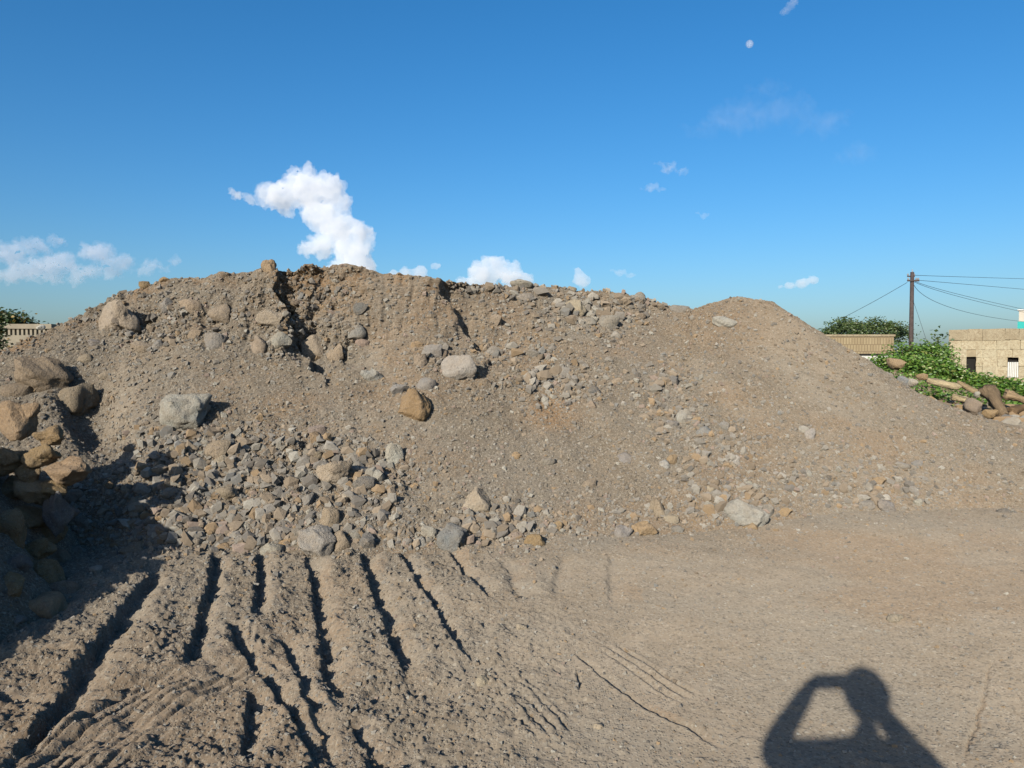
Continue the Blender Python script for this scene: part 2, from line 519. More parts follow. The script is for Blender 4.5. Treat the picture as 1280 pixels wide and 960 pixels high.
    tmp = ru[m]; tmp = np.maximum(tmp, 0.30 * smooth_lane * sstep(-0.2, 0.3, fbm(xs * 3, ys * 3, 3, 56))); ru[m] = tmp  # the same sunlit rut walls tinted warmer
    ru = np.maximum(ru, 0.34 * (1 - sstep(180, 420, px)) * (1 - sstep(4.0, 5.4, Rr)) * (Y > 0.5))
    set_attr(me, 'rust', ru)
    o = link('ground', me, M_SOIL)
    tag(o, 'dry gravelly ground with wheel ruts on the left', None, kind='structure')
    return th, r, X, Y, Z

G_TH, G_R, GX, GY, GZ = build_ground()

# ------------------------------------------------------------------ the mound
def build_mound():
    cx = np.concatenate([np.linspace(-900, -260, 80)[:-1], np.linspace(-260, -20, 110)[:-1], np.linspace(-20, 1300, 950)[:-1],
                         np.linspace(1300, 1500, 90)[:-1], np.linspace(1500, 1900, 60)])
    tab = [np.interp(cx, PROFILE[:, 0], PROFILE[:, i]) for i in range(1, 6)]
    toe, a1, pb, a2, pc = tab
    u = (cx - 640) / F
    def slope_of(py):
        return ray(640 + 0 * py, py)[1]
    s0 = slope_of(toe)
    D0 = np.full_like(cx, 6.5)
    for _ in range(30):
        D0 = (CAMZ - base_ground(D0)) / -s0
    Z0 = base_ground(D0)
    t1, t2 = np.tan(np.radians(a1)), np.tan(np.radians(a2))
    s1, s2 = slope_of(pb), slope_of(pc)
    D1 = (CAMZ - Z0 + t1 * D0) / (t1 - s1); Z1 = CAMZ + s1 * D1
    D2 = (CAMZ - Z1 + t2 * D1) / (t2 - s2); Z2 = CAMZ + s2 * D2
    # rows: buried toe, lower slope, upper slope, top, back slope
    ctrlD = np.stack([D0 - 0.9, D0 - 0.05, D1, D2, D2 + 0.7, D2 + 2.0, D2 + 2.0 + Z2 * 1.4 + 0.4])
    ctrlZ = np.stack([Z0 - 0.40, Z0 - 0.03, Z1, Z2, Z2 - 0.05, Z2 - 0.30, Z2 * 0 - 0.12])
    rows = np.concatenate([np.linspace(0, 1, 24)[:-1], np.linspace(1, 2, 240)[:-1], np.linspace(2, 3, 170)[:-1],
                           np.linspace(3, 4, 22)[:-1], np.linspace(4, 5, 14)[:-1], np.linspace(5, 6, 24)])
    i0 = np.clip(np.floor(rows).astype(int), 0, 5); fr = (rows - i0)[:, None]
    D = ctrlD[i0] * (1 - fr) + ctrlD[i0 + 1] * fr
    Z = ctrlZ[i0] * (1 - fr) + ctrlZ[i0 + 1] * fr
    def soften(A, n):
        B = A.copy()
        for _ in range(n):
            B[1:-1] = 0.25 * B[:-2] + 0.5 * B[1:-1] + 0.25 * B[2:]
        return B
    # soften the toe more on the right, where the slope runs out gently
    wr = sstep(700, 1150, cx)[None, :]
    Ds, Zs = soften(D, 25), soften(Z, 25)
    Db, Zb = soften(D, 700), soften(Z, 700)
    lowrow = (1 - sstep(1.2, 1.9, rows))[:, None] * wr
    D = Ds * (1 - lowrow) + Db * lowrow
    Z = Zs * (1 - lowrow) + Zb * lowrow
    U = np.broadcast_to(u[None, :], D.shape)
    CXg = np.broadcast_to(cx[None, :], D.shape)
    RW = np.broadcast_to(rows[:, None], D.shape)
    X = U * D
    q = D + Z                                # runs up the slope
    up = sstep(1.75, 2.25, RW) * (1 - sstep(3.0, 3.6, RW))          # the steeper bank under the crest
    scarp = up * sstep(150, 330, CXg) * (1 - sstep(560, 700, CXg))
    on = sstep(0.9, 1.25, RW)
    disp = on * (0.075 * fbm(X * 0.9, q * 0.9, 3, 501) + 0.035 * fbm(X * 2.6, q * 2.6, 3, 511) + 0.016 * fbm(X * 8, q * 8, 4, 521))
    # runnels down the face
    disp += on * 0.045 * fbm((X + 0.25 * q) * 3.2, q * 0.45, 3, 531)
    rough = 0.12 + 0.50 * sstep(0.0, 0.3, fbm(X * 0.8, q * 0.8, 3, 541))
    pvr = 480 - F * ((Z - CAMZ) * CP + D * SP) / (D * CP - (Z - CAMZ) * SP)
    for zx, zy, rx, ry, kz in ((240, 625, 90, 80, 1.0), (420, 610, 110, 70, 0.7), (200, 400, 110, 40, 0.8), (390, 390, 60, 60, 0.9), (690, 420, 110, 60, 0.5), (880, 590, 80, 70, 0.35), (640, 670, 90, 22, 0.7)):
        rough = rough + kz * np.exp(-((CXg - zx) / rx) ** 2 - ((pvr - zy) / ry) ** 2)
    rough = np.minimum(rough, 1.1) * (1 - 0.75 * scarp * sstep(430, 470, CXg))
    leftness = 1 - sstep(560, 900, CXg)
    rough = rough * (0.6 + 0.4 * leftness)
    disp += on * rough * (0.9 * lumps(X, q, 0.20, 0.16, 600) + 1.1 * lumps(X, q, 0.10, 0.26, 610) + 1.3 * lumps(X, q, 0.05, 0.55, 620))
    disp += on * 0.75 * lumps(X, q, 0.034, 0.5, 630)
    # broken bank: upright flutes and ledges
    fl = fbm(X * 4.0, Z * 1.1, 4, 551)
    disp += scarp * (0.12 * fl + 0.07 * np.abs(fbm(X * 9, Z * 3.0, 3, 561)) + 0.03 * fbm(X * 2.5, Z * 7.0, 3, 571))
    pv0 = 480 - F * ((Z - CAMZ) * CP + D * SP) / (D * CP - (Z - CAMZ) * SP)
    wob = 26 * fbm(X * 3, Z * 5, 3, 582)
    c1 = CXg - 0.36 * (pv0 - 335) + wob
    cut = sstep(340, 349, c1) * (1 - sstep(352, 450, c1))
    c2 = CXg - 0.52 * (pv0 - 352) + wob * 0.7
    cut2 = sstep(548, 555, c2) * (1 - sstep(558, 640, c2))
    deep = sstep(1.72, 2.05, RW) * (1 - sstep(2.96, 3.1, RW))
    disp -= deep * (0.30 * cut + 0.20 * cut2)
    disp += up * cut * (0.30 * fbm(X * 5, Z * 4, 4, 581) + 1.2 * lumps(X, q, 0.25, 0.6, 585))
    crest = sstep(2.7, 2.95, RW) * (1 - sstep(3.3, 3.8, RW))
    disp += crest * (1 - sstep(820, 880, CXg)) * 0.9 * lumps(X, q, 0.11, 0.22, 640)
    for zx, zy, rx, ry, dp in ((112, 500, 34, 34, 0.34), (128, 545, 34, 30, 0.16), (184, 398, 20, 18, 0.16), (262, 398, 14, 12, 0.10), (375, 425, 16, 22, 0.14)):
        disp -= on * dp * np.exp(-(((CXg - zx) / rx) ** 2 + ((pvr - zy) / ry) ** 2) ** 1.5)
    ny, nz = -0.55, 0.83
    D = D + disp * (ny * (1 - scarp) + -0.93 * scarp)
    Z = Z + disp * (nz * (1 - scarp) + 0.35 * scarp)
    X = U * D
    nr, nc = D.shape
    idx = np.arange(nr * nc).reshape(nr, nc)
    faces = np.stack([idx[:-1, :-1], idx[:-1, 1:], idx[1:, 1:], idx[1:, :-1]], -1).reshape(-1, 4)
    me = np_mesh('mound_body', np.stack([X, D, Z], -1).reshape(-1, 3), faces, smooth=True)
    du = np.clip(0.22 + 0.6 * fbm(X * 0.7, q * 0.7, 4, 591) + 0.9 * fbm((X + 0.30 * q) * 2.4, q * 0.22, 3, 594) * (1 - scarp), 0, 0.85)
    du = np.maximum(du, 0.50 * sstep(800, 1150, CXg) * (1 - sstep(1.4, 2.4, RW)) + 0.15 * sstep(850, 1000, CXg))
    set_attr(me, 'dust', du)
    rust = 0.36 * sstep(0.08, 0.5, fbm(X * 0.9, q * 0.9, 4, 592)) + 0.7 * crest * leftness * sstep(-0.1, 0.3, fbm(X * 2, q * 2, 3, 593))
    for (bx, by, br, ba) in ((690, 512, 34, 0.75), (630, 395, 22, 0.5), (540, 390, 60, 0.35), (730, 668, 40, 0.7), (900, 400, 70, 0.35), (480, 420, 40, 0.3)):
        pv = 480 - F * ((Z - CAMZ) * CP + D * SP) / (D * CP - (Z - CAMZ) * SP)
        rust = np.maximum(rust, 1.25 * ba * np.exp(-(((CXg - bx) / br) ** 2 + ((pv - by) / (br * 0.7)) ** 2)) * (0.6 + 0.8 * np.clip(vnoise(X * 7, q * 7, 12) + 0.5, 0, 1)) * on)
    set_attr(me, 'rust', np.clip(rust, 0, 0.85))
    root = empty('gravel_mound', (0, 9, 0))
    tag(root, 'long heap of grey brown gravel and stones filling the middle of the picture', 'gravel heap')
    o = link('mound_body', me, M_SOIL, root)
    o.location = (0, -9, 0)
    return root, u, D, Z

MOUND, M_U, M_D, M_Z = build_mound()

# ------------------------------------------------------------------ low heap under the brown boulders at the left
HA, HB, HR, HH = np.array((-4.45, 5.5)), np.array((-4.0, 3.4)), 1.20, 1.27
HC = (-4.3, 4.4)
def heap_z(x, y):
    d = HB - HA
    t = np.clip(((x - HA[0]) * d[0] + (y - HA[1]) * d[1]) / float(d @ d), 0, 1)
    e = np.hypot(x - HA[0] - t * d[0], y - HA[1] - t * d[1]) * (1 + 0.25 * fbm(x * 0.9, y * 0.9, 2, 705))
    return HH * np.clip(1.16 - e / HR, -0.10, 0.86) + 0.10 * fbm(x * 1.6, y * 1.6, 4, 700)

def build_heap():
    n = 220
    xs = np.linspace(HC[0] - 2.6, HC[0] + 2.4, n); ys = np.linspace(HC[1] - 2.4, HC[1] + 2.4, n)
    X, Y = np.meshgrid(xs, ys)
    Z = heap_z(X, Y) + 0.6 * lumps(X, Y, 0.1, 0.4, 710) + 0.5 * lumps(X, Y, 0.05, 0.5, 720)
    idx = np.arange(n * n).reshape(n, n)
    faces = np.stack([idx[:-1, :-1], idx[:-1, 1:], idx[1:, 1:], idx[1:, :-1]], -1).reshape(-1, 4)
    me = np_mesh('soil_heap', np.stack([X, Y, Z], -1).reshape(-1, 3), faces, True)
    set_attr(me, 'dust', np.full(X.shape, 0.1)); set_attr(me, 'rust', np.full(X.shape, 0.12))
    return tag(link('soil_heap', me, M_SOIL), 'low heap of dark soil under the brown boulders at the left edge', 'soil heap')
HEAP = build_heap()

# ------------------------------------------------------------------ where a line of sight meets ground, mound or heap
def hit(px, py):
    px = np.atleast_1d(np.asarray(px, float)); py = np.atleast_1d(np.asarray(py, float))
    u, s = ray(px, py)
    out = np.full((len(px), 3), np.nan); src = np.zeros(len(px), int)
    for c0 in range(0, len(px), 4000):
        sl = slice(c0, c0 + 4000)
        uu, ss = u[sl], s[sl]
        ci = np.clip(np.searchsorted(M_U, uu), 0, len(M_U) - 1)
        Dm, Zm = M_D[:, ci], M_Z[:, ci]
        above = Zm >= CAMZ + Dm * ss
        r = np.argmax(above, 0); ok = above.any(0)
        dm = np.where(ok, Dm[r, np.arange(len(uu))], 1e6)
        # ground along the same line
        thc = np.clip(np.searchsorted(G_TH, np.arctan(uu)), 0, len(G_TH) - 1)
        gy, gz = GY[:, thc], GZ[:, thc]
        ab = (gz >= CAMZ + gy * ss) & (gy > 1.5)
        rg = np.argmax(ab, 0); okg = ab.any(0)
        dg = np.where(okg, gy[rg, np.arange(len(uu))], 1e6)
        # heap
        dd = np.linspace(2.6, 8.0, 140)[:, None]
        hz = heap_z(uu[None, :] * dd, dd + 0 * uu[None, :])
        ah = (hz >= CAMZ + dd * ss) & (hz > 0.05) & (np.abs(uu[None, :] * dd - HC[0]) < 2.4) & (np.abs(dd - HC[1]) < 2.4)
        rh = np.argmax(ah, 0); okh = ah.any(0)
        dh = np.where(okh, dd[rh, 0], 1e6)
        d = np.minimum(np.minimum(dm, dg), dh)
        src[sl] = np.where(d > 1e5, -1, np.where(d == dm, 1, np.where(d == dg, 0, 2)))
        d = np.where(d > 1e5, np.nan, d)
        out[sl] = np.stack([uu * d, d, CAMZ + ss * d], -1)
    return out, src

# ------------------------------------------------------------------ rocks
def rock_mesh(name, seed, sub=3, planes=9, blunt=0.0, rough=0.06):
    rg = np.random.default_rng(seed)
    bm = bmesh.new()
    bmesh.ops.create_icosphere(bm, subdivisions=sub, radius=1.0)
    v = np.array([p.co[:] for p in bm.verts])
    n = rg.normal(size=(planes, 3)); n /= np.linalg.norm(n, axis=1)[:, None]
    off = rg.uniform(0.50, 0.86, planes)
    sharp = 26.0 * (1 - blunt) ** 2 + 4                # broken faces, their edges worn round by 'blunt'
    inv = np.maximum(v @ n.T, 0.02) / off[None, :]
    inv = np.concatenate([inv, np.full((len(v), 1), 0.92)], 1)
    v = v / (np.log(np.exp(sharp * inv).mean(1) * inv.shape[1] / 3.0) / sharp)[:, None]
    for f, a in ((1.4, 2.0), (3.2, 1.1), (7.5, 0.6), (15.0, 0.35)):
        o = rg.uniform(0, 50, 3)
        nn = vnoise(v[:, 0] * f + o[0] + v[:, 2] * f * 0.7, v[:, 1] * f + o[1] - v[:, 2] * f * 0.6, seed)
        v += (v / np.maximum(np.linalg.norm(v, axis=1), 1e-6)[:, None]) * (nn * rough * a * 2)[:, None]
    v -= (v.max(0) + v.min(0)) / 2
    v /= (v.max(0) - v.min(0)) / 2
    for p, c in zip(bm.verts, v): p.co = c
    me = bpy.data.meshes.new(name)
    bm.to_mesh(me); bm.free()
    me.polygons.foreach_set('use_smooth', np.ones(len(me.polygons), dtype=bool))
    me.set_sharp_from_angle(angle=R(48))
    me.materials.append(M_ROCK)
    return me

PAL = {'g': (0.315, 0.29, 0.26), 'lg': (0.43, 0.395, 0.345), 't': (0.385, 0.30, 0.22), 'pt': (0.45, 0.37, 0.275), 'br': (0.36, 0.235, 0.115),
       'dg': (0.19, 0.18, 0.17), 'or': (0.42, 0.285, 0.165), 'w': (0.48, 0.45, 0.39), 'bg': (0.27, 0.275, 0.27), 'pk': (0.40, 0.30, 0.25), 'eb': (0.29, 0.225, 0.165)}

# px, py, width px, height px, colour, label (no label: a stone of the mound)
ROCKS = [
    (148, 395, 48, 40, 'pt', 'big tan boulder jutting from the left shoulder of the mound just below the skyline'),
    (52, 468, 60, 46, 'eb', 'big brown grey boulder casting a long shadow above the brown boulder pile'),
    (92, 502, 44, 42, 'eb', 'crumbly lump of earth half in shadow just below the big brown grey boulder'),
    (20, 490, 40, 26, 'eb', None),
    (224, 515, 66, 46, 'lg', 'largest pale grey boulder, lying alone on the left part of the slope'),
    (208, 381, 20, 18, 'g', None), (236, 386, 30, 22, 't', 'tan rock with dark hollow beside it, left of the dirt spur'),
    (275, 392, 28, 24, 't', 'tan rock with a deep black shadow on the left upper slope'), (268, 428, 28, 24, 'g', 'grey squarish rock on the bare slope below the left skyline'),
    (243, 420, 17, 17, 't', None), (178, 436, 30, 18, 't', None), (196, 432, 12, 17, 'g', None),
    (338, 396, 36, 20, 'pt', 'flat cream rock on the spur beside the black cleft'), (335, 334, 18, 19, 'or', 'small orange pinnacle rock standing on the skyline'),
    (322, 435, 22, 30, 't', 'tall tan rock leftmost in the row under the cleft'), (350, 430, 28, 30, 'lg', 'pale grey rock with a black shadow in the row under the cleft'),
    (391, 436, 32, 34, 'pt', 'cream rock above an orange chip in the row under the cleft'), (396, 448, 15, 13, 'or', None), (421, 443, 22, 28, 't', 'tan rock at the right end of the row under the cleft'),
    (450, 386, 18, 16, 'dg', None), (452, 430, 20, 16, 'pk', None), (445, 415, 22, 18, 'g', None),
    (575, 462, 44, 36, 'lg', 'big pale grey rounded boulder in the upper middle of the slope'), (517, 507, 40, 42, 'br', 'big brown boulder standing out in the middle of the slope'),
    (499, 488, 24, 15, 'g', 'flat grey rock just left above the big brown boulder'), (531, 480, 28, 16, 'g', 'grey rock just right above the big brown boulder'), (466, 470, 30, 17, 'lg', 'low pale rock on the smooth slope left of the brown boulder'),
    (541, 440, 24, 18, 'g', 'grey rock at the foot of the steep bank above the pale rounded boulder'), (525, 452, 16, 20, 't', None), (520, 432, 14, 12, 'or', None), (553, 443, 13, 15, 't', None),
    (616, 440, 20, 15, 'g', None), (718, 386, 32, 24, 'pt', 'large cream angular rock near the skyline right of the middle'), (760, 404, 28, 20, 'g', 'grey slab rock below the cream angular rock'),
    (735, 403, 24, 13, 'g', None), (769, 420, 17, 12, 'lg', None), (798, 375, 19, 21, 'g', 'upright grey rock near the dip in the skyline'), (652, 353, 28, 11, 'lg', 'flat pale rock sitting on the skyline in the middle'),
    (655, 373, 24, 13, 'g', None), (620, 401, 15, 18, 't', None), (667, 443, 17, 14, 'g', None), (642, 441, 12, 9, 'lg', None), (662, 471, 15, 14, 'lg', None), (668, 479, 14, 12, 'g', None),
    (742, 488, 17, 12, 'dg', None), (738, 507, 17, 13, 't', None), (771, 478, 15, 12, 't', None), (906, 402, 28, 16, 'w', 'whitish rock set in the right hump of the mound'), (850, 387, 24, 11, 'g', 'low grey rock at the lowest point of the skyline'),
    (857, 523, 22, 23, 'lg', 'pale rock leading the small cluster under the right hump'), (840, 531, 17, 12, 'g', None), (879, 541, 19, 15, 'bg', None), (870, 527, 13, 12, 'or', None), (842, 478, 13, 17, 'dg', None), (829, 472, 12, 10, 'lg', None), (805, 522, 24, 11, 't', None),
    (420, 591, 42, 33, 'pt', 'large cream boulder among the lower stones left of the middle'), (492, 571, 24, 31, 'w', 'upright whitish rock right of the cream boulder'), (455, 605, 29, 17, 'dg', 'dark grey rock just right below the cream boulder'), (471, 596, 20, 18, 'lg', None),
    (395, 570, 17, 16, 't', None), (416, 562, 17, 15, 't', None), (464, 583, 16, 15, 't', None), (595, 627, 34, 35, 'pt', 'pale angular boulder with a sharp shadow, alone near the foot of the slope'), (411, 650, 30, 31, 't', 'tan block on top of the toe rocks, above the pale toe boulder'),
    (395, 679, 44, 40, 'lg', 'pale grey jagged boulder at the toe where the ruts begin'), (427, 677, 25, 25, 't', 'round tan rock wedged right of the pale toe boulder'), (459, 680, 21, 25, 'dg', 'dark grey rock at the toe at the head of a rut'), (445, 668, 16, 14, 'g', None),
    (565, 672, 40, 29, 'bg', 'blue grey boulder with one white face at the toe'), (538, 667, 24, 21, 'lg', 'pale rock left of the blue grey toe boulder'), (525, 680, 17, 16, 'w', None), (340, 688, 30, 19, 'lg', 'low pale rock at the toe left of the jagged boulder'), (357, 679, 18, 13, 'or', None),
    (271, 560, 28, 21, 't', 'tan and grey rock on top of the stony patch at the left'), (196, 585, 21, 19, 't', None), (275, 577, 19, 19, 'pt', None), (300, 575, 17, 14, 'g', None), (214, 606, 18, 13, 't', None), (281, 617, 28, 18, 't', 'tan rock with a black shadow in the lower left stony patch'), (283, 638, 22, 23, 't', None),
    (230, 640, 19, 21, 'g', None), (236, 668, 20, 15, 't', None), (297, 678, 22, 17, 'g', None), (278, 685, 20, 13, 'or', None), (262, 657, 18, 14, 't', None), (250, 610, 17, 15, 't', None), (325, 524, 15, 17, 'or', None), (396, 541, 22, 18, 'pk', None), (350, 665, 16, 14, 'g', None),
    (668, 679, 28, 22, 'br', 'brown rock in the damp patch at the toe'), (645, 670, 24, 17, 'pk', None), (695, 662, 17, 19, 'or', None), (620, 666, 14, 13, 'w', None), (606, 672, 13, 15, 'or', None), (779, 667, 23, 19, 'g', 'grey rock left of the squarish orange rock at the toe'), (806, 664, 32, 21, 'or', 'squarish orange tan rock at the toe right of the middle'),
    (822, 637, 20, 28, 't', 'tan upright rock half sunk above the orange toe rock'), (840, 650, 19, 13, 'pt', None), (846, 663, 15, 13, 'g', None), (685, 579, 20, 13, 'g', None), (780, 574, 24, 15, 'g', None), (737, 606, 22, 15, 't', None), (645, 571, 12, 11, 'or', None),
    (935, 640, 50, 36, 'lg', 'broad pale boulder with an orange corner at the toe on the right'), (940, 660, 20, 13, 'or', None), (959, 641, 15, 23, 'g', None), (980, 641, 22, 15, 'or', None), (1085, 632, 17, 12, 'g', None), (1108, 634, 24, 16, 'g', 'grey rock at the toe, right one of a close pair on the right'),
    (1128, 583, 20, 11, 'lg', None), (1257, 641, 18, 11, 'dg', None), (1012, 546, 15, 21, 'lg', None), (1005, 538, 13, 11, 'w', None), (895, 620, 22, 15, 'g', None), (908, 638, 17, 13, 't', None), (918, 575, 15, 11, 'w', None), (1097, 603, 24, 16, 'or', None),
    (1148, 629, 12, 9, 'w', None), (1146, 580, 14, 9, 'bg', None), (893, 604, 15, 12, 't', None), (830, 582, 14, 13, 'w', None), (840, 575, 16, 14, 'or', None),
    (652, 785, 15, 11, 'pt', 'small tan stone alone on the trodden ground near the middle'), (748, 910, 13, 11, 'pt', 'small tan stone on the bare ground at the bottom middle'), (602, 853, 19, 15, 'pt', 'tan stone at the near end of a rut'),
    (1122, 774, 24, 12, 'pt', 'flat pale stone pressed into the trodden ground on the right'),
    (205, 350, 18, 9, 'br', None), (180, 355, 13, 10, 'br', None), (215, 470, 12, 10, 'g', None), (118, 430, 16, 12, 'g', None), (105, 448, 18, 12, 't', None), (132, 470, 18, 12, 't', None), (160, 560, 16, 10, 'eb', None),
]
BROWN = [   # the pile at the left edge, then the part of it outside the frame
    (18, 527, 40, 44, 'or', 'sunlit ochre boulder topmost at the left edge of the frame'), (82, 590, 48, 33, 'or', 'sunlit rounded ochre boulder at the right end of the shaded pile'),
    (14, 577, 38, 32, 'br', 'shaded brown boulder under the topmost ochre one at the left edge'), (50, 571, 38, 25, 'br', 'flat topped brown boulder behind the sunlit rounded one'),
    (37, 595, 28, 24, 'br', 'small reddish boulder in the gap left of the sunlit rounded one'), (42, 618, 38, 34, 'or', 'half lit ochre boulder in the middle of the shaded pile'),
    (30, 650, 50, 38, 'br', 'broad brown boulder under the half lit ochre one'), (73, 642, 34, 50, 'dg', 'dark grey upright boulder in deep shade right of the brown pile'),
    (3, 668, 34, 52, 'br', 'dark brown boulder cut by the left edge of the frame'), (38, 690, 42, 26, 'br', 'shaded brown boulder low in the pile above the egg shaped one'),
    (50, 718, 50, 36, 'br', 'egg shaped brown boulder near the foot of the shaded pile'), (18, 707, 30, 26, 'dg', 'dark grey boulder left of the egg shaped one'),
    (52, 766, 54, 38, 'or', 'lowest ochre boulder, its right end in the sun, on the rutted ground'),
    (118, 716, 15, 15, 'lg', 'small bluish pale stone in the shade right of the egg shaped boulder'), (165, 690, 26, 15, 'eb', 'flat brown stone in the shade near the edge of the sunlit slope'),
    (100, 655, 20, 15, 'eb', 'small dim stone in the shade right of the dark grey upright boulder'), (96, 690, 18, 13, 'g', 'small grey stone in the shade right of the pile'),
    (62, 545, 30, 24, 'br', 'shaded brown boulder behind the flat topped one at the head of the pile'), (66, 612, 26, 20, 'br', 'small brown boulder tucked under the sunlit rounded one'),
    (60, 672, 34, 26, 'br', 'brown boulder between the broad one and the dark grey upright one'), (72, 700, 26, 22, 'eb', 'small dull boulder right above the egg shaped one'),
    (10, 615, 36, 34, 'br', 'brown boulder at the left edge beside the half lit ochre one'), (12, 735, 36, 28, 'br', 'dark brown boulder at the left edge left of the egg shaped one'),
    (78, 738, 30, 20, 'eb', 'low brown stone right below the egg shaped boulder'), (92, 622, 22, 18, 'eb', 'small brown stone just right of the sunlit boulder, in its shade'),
    (15, 780, 26, 14, 'g', 'small grey stone in the shade left of the lowest ochre boulder'),
]
OUTSIDE = [(-40, 540, 60, 50), (-45, 600, 60, 50), (-40, 650, 50, 50), (-50, 700, 55, 45), (-45, 755, 50, 40), (-110, 560, 70, 55), (-120, 630, 70, 60), (-110, 700, 60, 50), (-190, 590, 70, 60), (-200, 660, 70, 60), (-60, 505, 50, 40)]

SHAPES = [rock_mesh('stone', 40 + i, sub=2, planes=10 + i % 4, blunt=0.08, rough=0.05) for i in range(10)]

def place_rock(o, P, w, h, rng, sink=0.18, squash=0.9):
    o.scale = (w / 2, (w + h) / 4 * squash, h / 2)
    o.location = (P[0], P[1] + (w + h) / 20, P[2] + 0.02 * h)
    o.rotation_euler = (rng.uniform(-0.25, 0.25), rng.uniform(-0.18, 0.18), rng.uniform(-0.5, 0.5))

rng = random.Random(5)
n_stone = 0
def vary(c, a=0.10):
    k = 1 + rng.uniform(-a, a)
    return (c[0] * k * (1 + rng.uniform(-.03, .03)), c[1] * k, c[2] * k * (1 + rng.uniform(-.05, .05)), 1)

P, S = hit([r[0] for r in ROCKS], [r[1] + 0.05 * r[3] for r in ROCKS])
for i, (r, p) in enumerate(zip(ROCKS, P)):
    if not np.isfinite(p[0]):                      # a stone on the skyline: find the crest below it
        for dy in range(1, 40):
            q, _ = hit([r[0]], [r[1] + dy])
            if np.isfinite(q[0][0]):
                p = q[0]; p[2] += r[3] * 0.3 / F * p[1]; break
    w, h = r[2] / F * p[1] * 1.06, r[3] / F * p[1] * 1.10
    lab = r[5]
    if lab:
        o = link('boulder' if r[2] >= 24 else 'rock', rock_mesh('boulder', 300 + i, sub=4 if r[2] > 30 else 3, planes=11 + i % 6, blunt=0.02 * (i % 4), rough=0.11 if r[4] == 'eb' else 0.075))
        tag(o, lab, 'rock', 'rocks lying on the mound')
    else:
        o = link('stone', SHAPES[i % 10], None, MOUND)
        n_stone += 1
    place_rock(o, p, w, h, rng)
    if lab and r[2] >= 20:                         # the big ones stand proud of the slope
        kk = 1 - (0.30 if r[2] >= 38 else 0.15) * w / p[1]
        o.location = Vector((0, 0, CAMZ)) + (o.location - Vector((0, 0, CAMZ))) * kk
    if not lab:
        o.location.y -= 9
    o.color = vary(PAL[r[4]], 0.06)

P, S = hit([r[0] for r in BROWN], [r[1] for r in BROWN])
for i, (r, p) in enumerate(zip(BROWN, P)):
    if r[2] > 22 and S[i] == 1:                    # the pile stands in front of the mound
        k = 5.6 / p[1]
        p = np.array([p[0] * k, 5.6, CAMZ + (p[2] - CAMZ) * k])
    w, h = r[2] / F * p[1] * 1.16, r[3] / F * p[1] * 1.16
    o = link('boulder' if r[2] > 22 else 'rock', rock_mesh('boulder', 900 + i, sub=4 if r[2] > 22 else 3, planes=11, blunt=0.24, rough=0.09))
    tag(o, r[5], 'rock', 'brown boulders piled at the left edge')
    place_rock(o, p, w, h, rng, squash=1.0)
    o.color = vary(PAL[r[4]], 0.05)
P, S = hit([r[0] for r in OUTSIDE], [r[1] for r in OUTSIDE])
for i, (r, p) in enumerate(zip(OUTSIDE, P)):
    if not np.isfinite(p[0]): continue
    if S[i] == 1:
        k = 5.7 / p[1]; p = np.array([p[0] * k, 5.7, CAMZ + (p[2] - CAMZ) * k])
    w, h = r[2] / F * p[1] * 1.06, r[3] / F * p[1] * 1.06
    o = link('boulder', rock_mesh('boulder', 950 + i, sub=3, planes=9, blunt=0.22, rough=0.10), None, HEAP)
    place_rock(o, p, w, h, rng, squash=1.0)
    o.color = vary(PAL['br'], 0.05)

# ---- where the stones lie thick: px, py, radius x, radius y, weight
ZONES = [(235, 610, 80, 75, 4.2), (270, 665, 75, 28, 4.5), (440, 590, 70, 36, 3.6), (370, 640, 60, 36, 2.2), (470, 655, 50, 30, 2.0), (620, 650, 50, 30, 1.6), (670, 675, 60, 16, 2.2),
         (560, 675, 60, 14, 1.6), (690, 480, 80, 26, 2.2), (640, 440, 60, 16, 1.6), (832, 495, 34, 45, 1.9), (885, 560, 60, 45, 1.3), (905, 630, 75, 28, 2.0), (760, 645, 60, 24, 1.2), (720, 400, 80, 22, 1.8),
         (650, 365, 90, 12, 2.2), (770, 385, 60, 16, 1.5), (200, 410, 80, 40, 1.5), (380, 390, 50, 50, 1.4), (540, 445, 30, 20, 1.5), (1030, 595, 110, 40, 0.95), (1100, 620, 70, 24, 1.2), (620, 655, 60, 26, 1.2),
         (320, 740, 40, 60, 1.2), (470, 800, 60, 60, 1.2), (400, 860, 60, 60, 1.0), (230, 780, 40, 60, 1.0), (330, 930, 40, 40, 1.4), (100, 660, 60, 60, 1.2), (350, 560, 60, 30, 1.5)]
def weight(px, py, base):
    w = np.full(px.shape, base)
    for zx, zy, rx, ry, k in ZONES:
        w = w + k * np.exp(-((px - zx) / rx) ** 2 - ((py - zy) / ry) ** 2)
    return w

def sample(n, base, rg, ylo=325, yhi=985, xlo=-60, xhi=1340):
    px = rg.uniform(xlo, xhi, n * 14); py = rg.uniform(ylo, yhi, n * 14)
    w = weight(px, py, base)
    w = w * np.where((px + 1.75 * (py - 835) > 240) & (px + 1.75 * (py - 835) < 330) & (py > 825), 0.25, 1.0) * np.where(py > 700, 0.75, 1.0) * np.where((px > 650) & (py > 690), 0.7, 1.0)
    keep = rg.uniform(0, 4.5, len(px)) < w
    return px[keep][:n], py[keep][:n]

